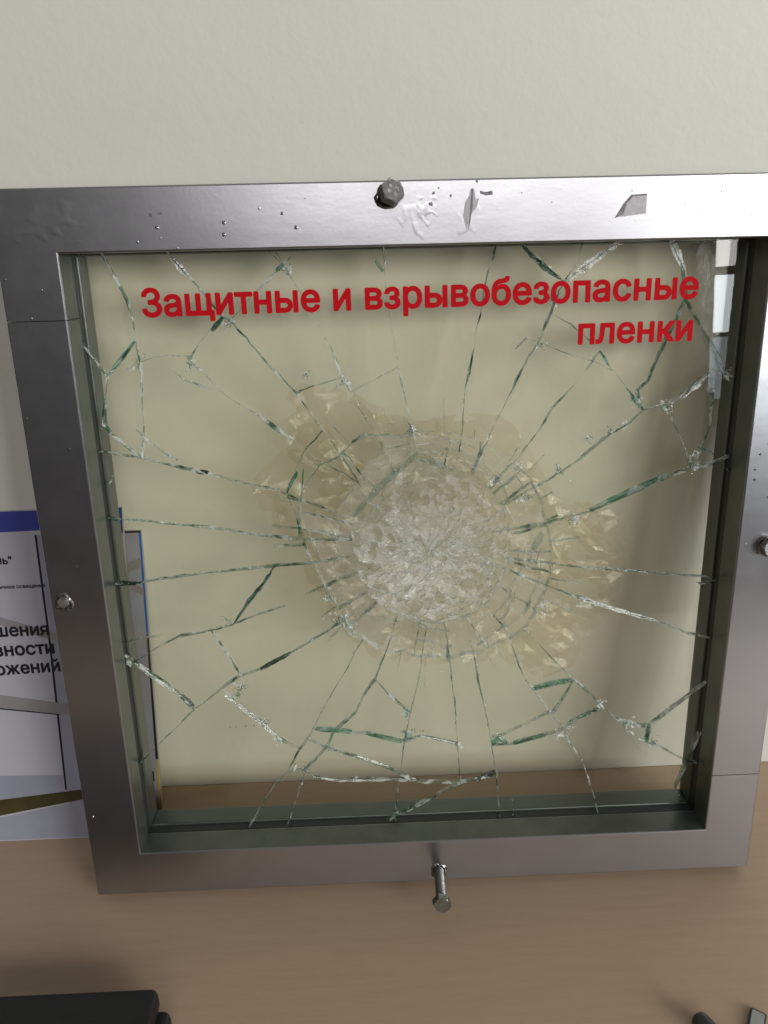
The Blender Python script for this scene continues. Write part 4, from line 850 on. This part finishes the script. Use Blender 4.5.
def hexhead(r, h, y):
    """hexagon head whose outer face (towards -y) is turned down to a disc"""
    vs, fs = [], []
    def ringv(rr, yy, n, hexa):
        out = []
        for k in range(24):
            a = 2 * math.pi * k / 24
            q = (math.cos(R(30)) / math.cos((a % R(60)) - R(30))) if hexa else 1
            out.append((rr * q * math.cos(a), yy, rr * q * math.sin(a)))
        return out
    rows = [ringv(r, y, 24, 1), ringv(r, y - h * .86, 24, 1), ringv(r * .875, y - h, 24, 0), ringv(r * .80, y - h * .97, 24, 0)]
    for rr in rows: vs += rr
    for j in range(3):
        for k in range(24): fs.append((j * 24 + k, j * 24 + (k + 1) % 24, (j + 1) * 24 + (k + 1) % 24, (j + 1) * 24 + k))
    fs.append(tuple(range(23, -1, -1))); fs.append(tuple(range(72, 96)))
    return vs, fs
def bolt(x, z, length, r, h, m, axis=(0, -1, 0), spin=0, marks=False, label=None):
    b_v, b_f = hexhead(r, h, -length)
    o = mesh('bolt', b_v, b_f, m, panel)
    q = Vector((0, -1, 0)).rotation_difference(Vector(axis).normalized())
    o.location = Vector((x, 0, z)) * MM
    o.rotation_mode = 'QUATERNION'; o.rotation_quaternion = q @ Vector((0, 1, 0)).to_track_quat('Y', 'Z').__class__((math.cos(spin / 2), 0, math.sin(spin / 2), 0))
    if label: o['label'] = label
    v, f = thread(6, -length, 3.3, 4.0, 1.25); mesh('threaded_shank', v, f, m, o, smooth=False)
    if marks:
        for (cx, cz) in ((-2.2, 1.6), (-2.2, -1.8)):
            v, f = lathe([(-length - h * 1.02, 1.1), (-length - h * .96, 1.2)], 10)
            v = [(a + cx, y, c + cz) for a, y, c in v]; mesh('grade_mark', v, f, M['chip_pale'], o)
        for (cx, cz, w_, hh) in ((1.8, 2.0, 2.6, .6), (2.9, 1.2, .6, 1.8), (1.8, -1.5, 2.6, .6), (1.8, -2.6, 1.8, .6)):
            box('grade_mark', (cx - w_ / 2, -length - h * 1.02, cz - hh / 2), (cx + w_ / 2, -length - h * .96, cz + hh / 2), M['chip_pale'], o)
    return o
def blob(name, pts, y, m, proud=0.12):
    return slab(name, pts, y - proud, y + .05, m, panel)
def hole(x, z, r, irr, seed):
    rr = random.Random(seed); n = 18; p = []
    for k in range(n):
        a = 2 * math.pi * k / n; q = r * (1 + rr.uniform(-irr, irr)); p.append((x + q * math.cos(a), z + q * math.sin(a)))
    blob('bolt_hole', p, 0, M['hole'], .06)
    # turned-up burr round the hole
    vs, fs = [], []
    for k in range(n):
        a = 2 * math.pi * k / n; q0 = r * (1 + rr.uniform(-irr, irr)); q1 = q0 + rr.uniform(.5, 1.6); h_ = rr.uniform(.3, 1.3)
        vs += [(x + q0 * math.cos(a), -h_, z + q0 * math.sin(a)), (x + q1 * math.cos(a), .03, z + q1 * math.sin(a)), (x + q0 * .93 * math.cos(a), .03, z + q0 * .93 * math.sin(a))]
    for k in range(n):
        a, b = 3 * k, 3 * ((k + 1) % n)
        fs += [(a, b, b + 1, a + 1), (a, a + 2, b + 2, b)]
    mesh('burr', vs, fs, M['zinc'], panel)
hole(-19.0, 491.0, 6.2, .12, 1)
bolt(-19.0, 491.0, 3.4, 7.6, 5.6, M['steel'], (0.42, -1, 0.42), .35, True, 'dark steel bolt head standing askew in the top rail')
hole(10.2, 8.9, 5.4, .2, 2)
bolt(10.2, 8.9, 31.0, 6.9, 5.3, M['zinc'], (-.04, -1, 0.03), .2, False, 'long threaded bolt sticking out of the bottom rail')
hole(-241.4, 242.0, 5.2, .25, 3)
bolt(-241.6, 242.0, .2, 3.9, 1.6, M['steel'], (-.25, -1, -.1), .3, False, 'small shiny bolt sunk in the left stile')
hole(233.5, 265.5, 5.8, .15, 4)
bolt(233.5, 265.5, 2.2, 7.3, 5.4, M['steel'], (.1, -1, .1), .1, False, 'dark bolt head on the right stile')

# paint damage on the front of the frame
def P2(l): return l
def ccw(p):
    a = sum(p[i][0] * p[(i + 1) % len(p)][1] - p[(i + 1) % len(p)][0] * p[i][1] for i in range(len(p)))
    return p if a > 0 else p[::-1]
blob('paint_chip', ccw([(29.6, 493.9), (31.9, 494.4), (33.1, 488.4), (34.9, 489.4), (33.8, 484.5), (29.7, 479.6), (28.0, 470.7), (25.5, 479.2), (26.7, 486.9), (29.0, 490.7)]), 0, M['chip_pale'], .06)
blob('paint_chip', ccw([(30.4, 494.6), (31.4, 494.5), (31.2, 485), (30.0, 477), (28.6, 471.2), (29.2, 478), (29.9, 486)]), 0, M['chip'], .14)
blob('paint_chip', ccw([(35.4, 493.3), (38.6, 492.4), (42.5, 493.1), (43.1, 490.9), (39.0, 490.5), (35.5, 491.6)]), 0, M['chip'], .08)
blob('paint_chip', ccw([(116.3, 476.7), (121.7, 484.4), (125.6, 488.7), (134.5, 489.1), (134.7, 478.5), (125.2, 477.6)]), 0, M['chip_pale'], .06)
blob('paint_chip', ccw([(115.9, 476.3), (121.2, 484.9), (125.2, 489.2), (134.5, 489.6), (134.5, 488.7), (126, 488.1), (122.8, 484.4), (121.5, 480.3), (121, 478.2)]), 0, M['chip'], .12)
blob('paint_chip', ccw([(-158.6, 485.3), (-156.4, 484.7), (-156.6, 482.5), (-158.3, 483.1)]), 0, M['chip'], .08)
blob('paint_chip', ccw([(-153.5, 484.7), (-150.4, 485.2), (-150.6, 484.4), (-153.6, 484.0)]), 0, M['chip'], .08)
for x, z, s in ((8.2, 492.4, 1.1), (18.3, 490.8, 1.0), (11.0, 495.2, .7), (33.6, 498.2, .9), (6.6, 486.4, 1.5), (158, 483, .5), (166, 479, .5), (78, 486, .5), (179, 490, .6), (60, 491.5, .5), (-67, 491, .5)):
    n = 9; rr = random.Random(int(x * 10))
    blob('paint_chip', [(x + s * rr.uniform(.6, 1.2) * math.cos(6.283 * k / n), z + s * rr.uniform(.5, 1) * math.sin(6.283 * k / n)) for k in range(n)], 0, M['chip'], .08)
def blister(x, z, rx, rz, h, rot=0, name='paint_blister'):
    vs, fs = [], []; n = 14; rings = 5
    for j in range(rings + 1):
        t_ = j / rings
        for k in range(n):
            a = 2 * math.pi * k / n; u = rx * t_ * math.cos(a); v = rz * t_ * math.sin(a)
            X = x + u * math.cos(rot) - v * math.sin(rot); Z = z + u * math.sin(rot) + v * math.cos(rot)
            vs.append((X, .04 - h * (math.cos(t_ * math.pi) * .5 + .5) - .0, Z))
    for j in range(rings):
        for k in range(n): fs.append((j * n + k, j * n + (k + 1) % n, (j + 1) * n + (k + 1) % n, (j + 1) * n + k))
    mesh(name, vs, fs, M['silver'], panel, smooth=True)
rb = random.Random(5)
for x, z in ((-115.1, 478.8), (-115.6, 472.2), (-73.1, 475.2), (-80.9, 483.1), (-154.3, 476.9), (-244.4, 70.9), (219.0, 318.9), (219.5, 312.2), (221.2, 329.0), (230, 300), (226, 336)):
    blister(x, z, rb.uniform(.9, 1.4), rb.uniform(.9, 1.4), .8)
def wrinkles(x0, x1, z0, z1, fx, fz, h, seed):
    nx_, nz_ = int((x1 - x0) / .9), int((z1 - z0) / .9); vs, fs = [], []
    for j in range(nz_ + 1):
        for i in range(nx_ + 1):
            u, v = i / nx_, j / nz_; x = x0 + (x1 - x0) * u; z = z0 + (z1 - z0) * v
            e = min(1, 5 * min(u, 1 - u, v, 1 - v))
            wv = 1 - 2.2 * abs(noise.noise(Vector((x * fx + .25 * z * fx, z * fz, seed)))) + .5 * noise.noise(Vector((x * fx * 2.3, z * fz * 2.3, seed + 3)))
            vs.append((x, .06 - h * e * max(0, wv), z))
    for j in range(nz_):
        for i in range(nx_):
            a = j * (nx_ + 1) + i; fs.append((a, a + 1, a + nx_ + 2, a + nx_ + 1))
    mesh('paint_wrinkles', vs, fs, M['silver'], panel, smooth=True)
wrinkles(-17, 14, 464.8, 489, .19, .05, .13, 3)
wrinkles(-4, 12, 478, 493, .28, .22, .16, 8)
wrinkles(20, 38, 465, 494, .14, .05, .10, 2)
wrinkles(-247.5, -185, 465, 497, .06, .10, .10, 5)

# ------------------------------------------------------------------ printed boards behind the frame, on the left
def board(name, y0, y1, z1, label, cat):
    ang = math.atan2(y1 - y0, z1)
    o = empty(name, (0, y0, 0.3), (-ang, 0, 0)); tag(o, label, cat)
    return o
A = board('printed_board', 63, 117.2, 275, 'white printed board with a blue header and black lettering, left behind the frame', 'board')
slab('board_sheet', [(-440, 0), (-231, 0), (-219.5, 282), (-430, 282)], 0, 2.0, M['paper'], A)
def pr(name, pts, m, k=1): return slab(name, ccw(pts), -.06 * k, .0, m, A)
pr('header_band', [(-429, 263), (-220.6, 267.6), (-219.8, 281.7), (-429, 281.4)], M['blue'])
pr('header_edge', [(-224, 262), (-220.9, 262), (-220.7, 267.4), (-224, 267.3)], M['black'])
pr('printed_strip', [(-285.4, 263), (-284.9, 181), (-289, 24), (-240, 24), (-221.0, 262)], M['slate'])
pr('border_line', [(-287.0, 262.8), (-285.4, 262.8), (-285.6, 169.3), (-288.8, 45.7), (-290.4, 45.7), (-287.4, 169.3)], M['black'], 2)
pr('printed_bar', [(-430, 236), (-322, 198.2), (-281.2, 183.2), (-268, 178), (-268, 172), (-282.7, 176.9), (-322.9, 191.6), (-430, 228)], M['greyprint'], 2)
pr('printed_bar', [(-430, 131), (-331.2, 132.6), (-283.6, 123.7), (-262, 120), (-262, 111), (-286.3, 114.1), (-332.8, 121.4), (-430, 120)], M['greyprint'], 3)
pr('printed_bar', [(-430, 120), (-332.8, 121.4), (-286.3, 114.1), (-286.3, 113.2), (-332.8, 120.2), (-430, 119)], M['black'], 4)
pr('printed_panel', [(-430, 60), (-341, 60.9), (-290.6, 59.5), (-291, 44), (-344, 38.9), (-430, 33)], M['slate'], 2)
pr('printed_stripe', [(-430, 30), (-344.3, 38.9), (-280.1, 45.2), (-262, 46.5), (-262, 38), (-279.6, 35.9), (-346.4, 24.1), (-430, 10)], M['olive'], 4)
pr('printed_panel', [(-430, 9), (-346.4, 22), (-279.6, 35.0), (-262, 37), (-252, 1), (-430, 1)], M['slate'], 2)
write('шения', -327.5, 182.0, -285.7, 182.3, -.30, M['black'], A, thick=.002)
write('вности', -330.4, 165.6, -283.2, 166.6, -.30, M['black'], A, thick=.002)
write('ожений', -331.0, 149.7, -280.6, 151.3, -.30, M['black'], A, thick=.002)
write('нь"', -318.5, 240.9, -306.6, 240.6, -.30, M['black'], A, thick=.002)
write('тичное освещение', -320.6, 220.9, -283.9, 221.3, -.30, M['black'], A, thick=.002)

Bd = board('picture_booklet', 90.5, 117.6, 258, 'grey picture booklet with a blue edge, seen through the glass beside the left stile', 'booklet')
def prb(name, pts, m, k=1): return slab(name, ccw(pts), -.06 * k, 0, m, Bd)
slab('booklet_cover', [(-330, 0), (-221.5, 0), (-208.6, 258), (-330, 258)], 0, 4, M['slate'], Bd)
prb('printed_margin', [(-210.1, 258), (-208.6, 258), (-213.0, 170), (-214.7, 170)], M['brightblue'])
prb('printed_margin', [(-214.7, 169.8), (-213.0, 169.8), (-218.9, 52), (-221.0, 52)], M['black'])
prb('printed_margin', [(-220.4, 51.8), (-218.9, 51.8), (-221.5, .5), (-223.3, .5)], M['yellow'])
prb('printed_margin', [(-330, 258), (-208.6, 258), (-208.7, 256.6), (-330, 256.6)], M['black'], 2)
prb('printed_bar', [(-226.5, 256), (-220.5, 256), (-228, 110), (-235, 110)], M['greyprint'], 2)
prb('printed_bar', [(-222, 232), (-211.5, 236), (-212, 228), (-223, 224)], M['greyprint'], 3)
prb('printed_bar', [(-221, 216), (-212, 210), (-212.5, 204), (-222, 209)], M['greyprint'], 3)
prb('printed_patch', [(-231, 96), (-224, 96), (-224.5, 86), (-231.5, 86)], M['greyprint'], 3)
prb('printed_patch', [(-226, 40), (-224, 40), (-224.4, 30), (-226.2, 30)], M['black'], 3)

# ------------------------------------------------------------------ things on the table edge
def rounded(x0, x1, y0, y1, r, n=6):
    p = []
    for cx, cy, a0 in ((x1 - r, y0 + r, -90), (x1 - r, y1 - r, 0), (x0 + r, y1 - r, 90), (x0 + r, y0 + r, 180)):
        for k in range(n + 1):
            a = R(a0 + 90 * k / n); p.append((cx + r * math.cos(a), cy + r * math.sin(a)))
    return p
def plate(name, pts, z0, z1, m, bv, parent=None):
    n = len(pts); vs = [(x, y, z0) for x, y in pts] + [(x, y, z1) for x, y in pts]
    fs = [tuple(range(n - 1, -1, -1)), tuple(range(n, 2 * n))] + [(i, (i + 1) % n, (i + 1) % n + n, i + n) for i in range(n)]
    o = mesh(name, vs, fs, m, parent); bevel(o, bv, 3, 30); return o
c1 = empty('notebook', (0, 0, 0.2)); tag(c1, 'black soft-edged notebook lying underneath the other at the table edge', 'notebook', 'black notebooks stacked on the table')
plate('cover', rounded(-420, -174, -260, -96, 5), 0, 15, M['blackcase'], 4, c1)
c2 = empty('notebook', (0, 0, 15.4)); tag(c2, 'black soft-edged notebook on top of the stack at the bottom left', 'notebook', 'black notebooks stacked on the table')
plate('cover', rounded(-430, -181, -265, -91, 5), 0, 15, M['blackcase'], 4, c2)
h1 = empty('tool_handle', (172, -124, 0.2), (0, 0, R(118))); tag(h1, 'dark rounded handle end on the table at the bottom right', 'handle')
v, f = lathe([(0, 2.5), (1.2, 4.6), (3, 5.8), (6, 6.2), (30, 6.2), (60, 5.4), (78, 5.0), (80, 3.5)], 18)
v = [(y, x, z + 6.2) for x, y, z in v]; v = [(-a + 14, b, c) for a, b, c in v]
mesh('grip', v, f, M['darkplastic'], h1, smooth=True)
k1 = empty('metal_strip', (199, -125, 0.2), (0, 0, R(-32))); tag(k1, 'pale grey flat strip with dark edges on the table, far bottom right', 'strip')
plate('strip_body', rounded(-5, 5, -70, 20, 1.5), 0, 3, M['darkplastic'], .5, k1)
plate('strip_face', rounded(-3.9, 3.9, -69, 18.5, 1.2), 3.05, 3.6, M['greystrip'], .15, k1)
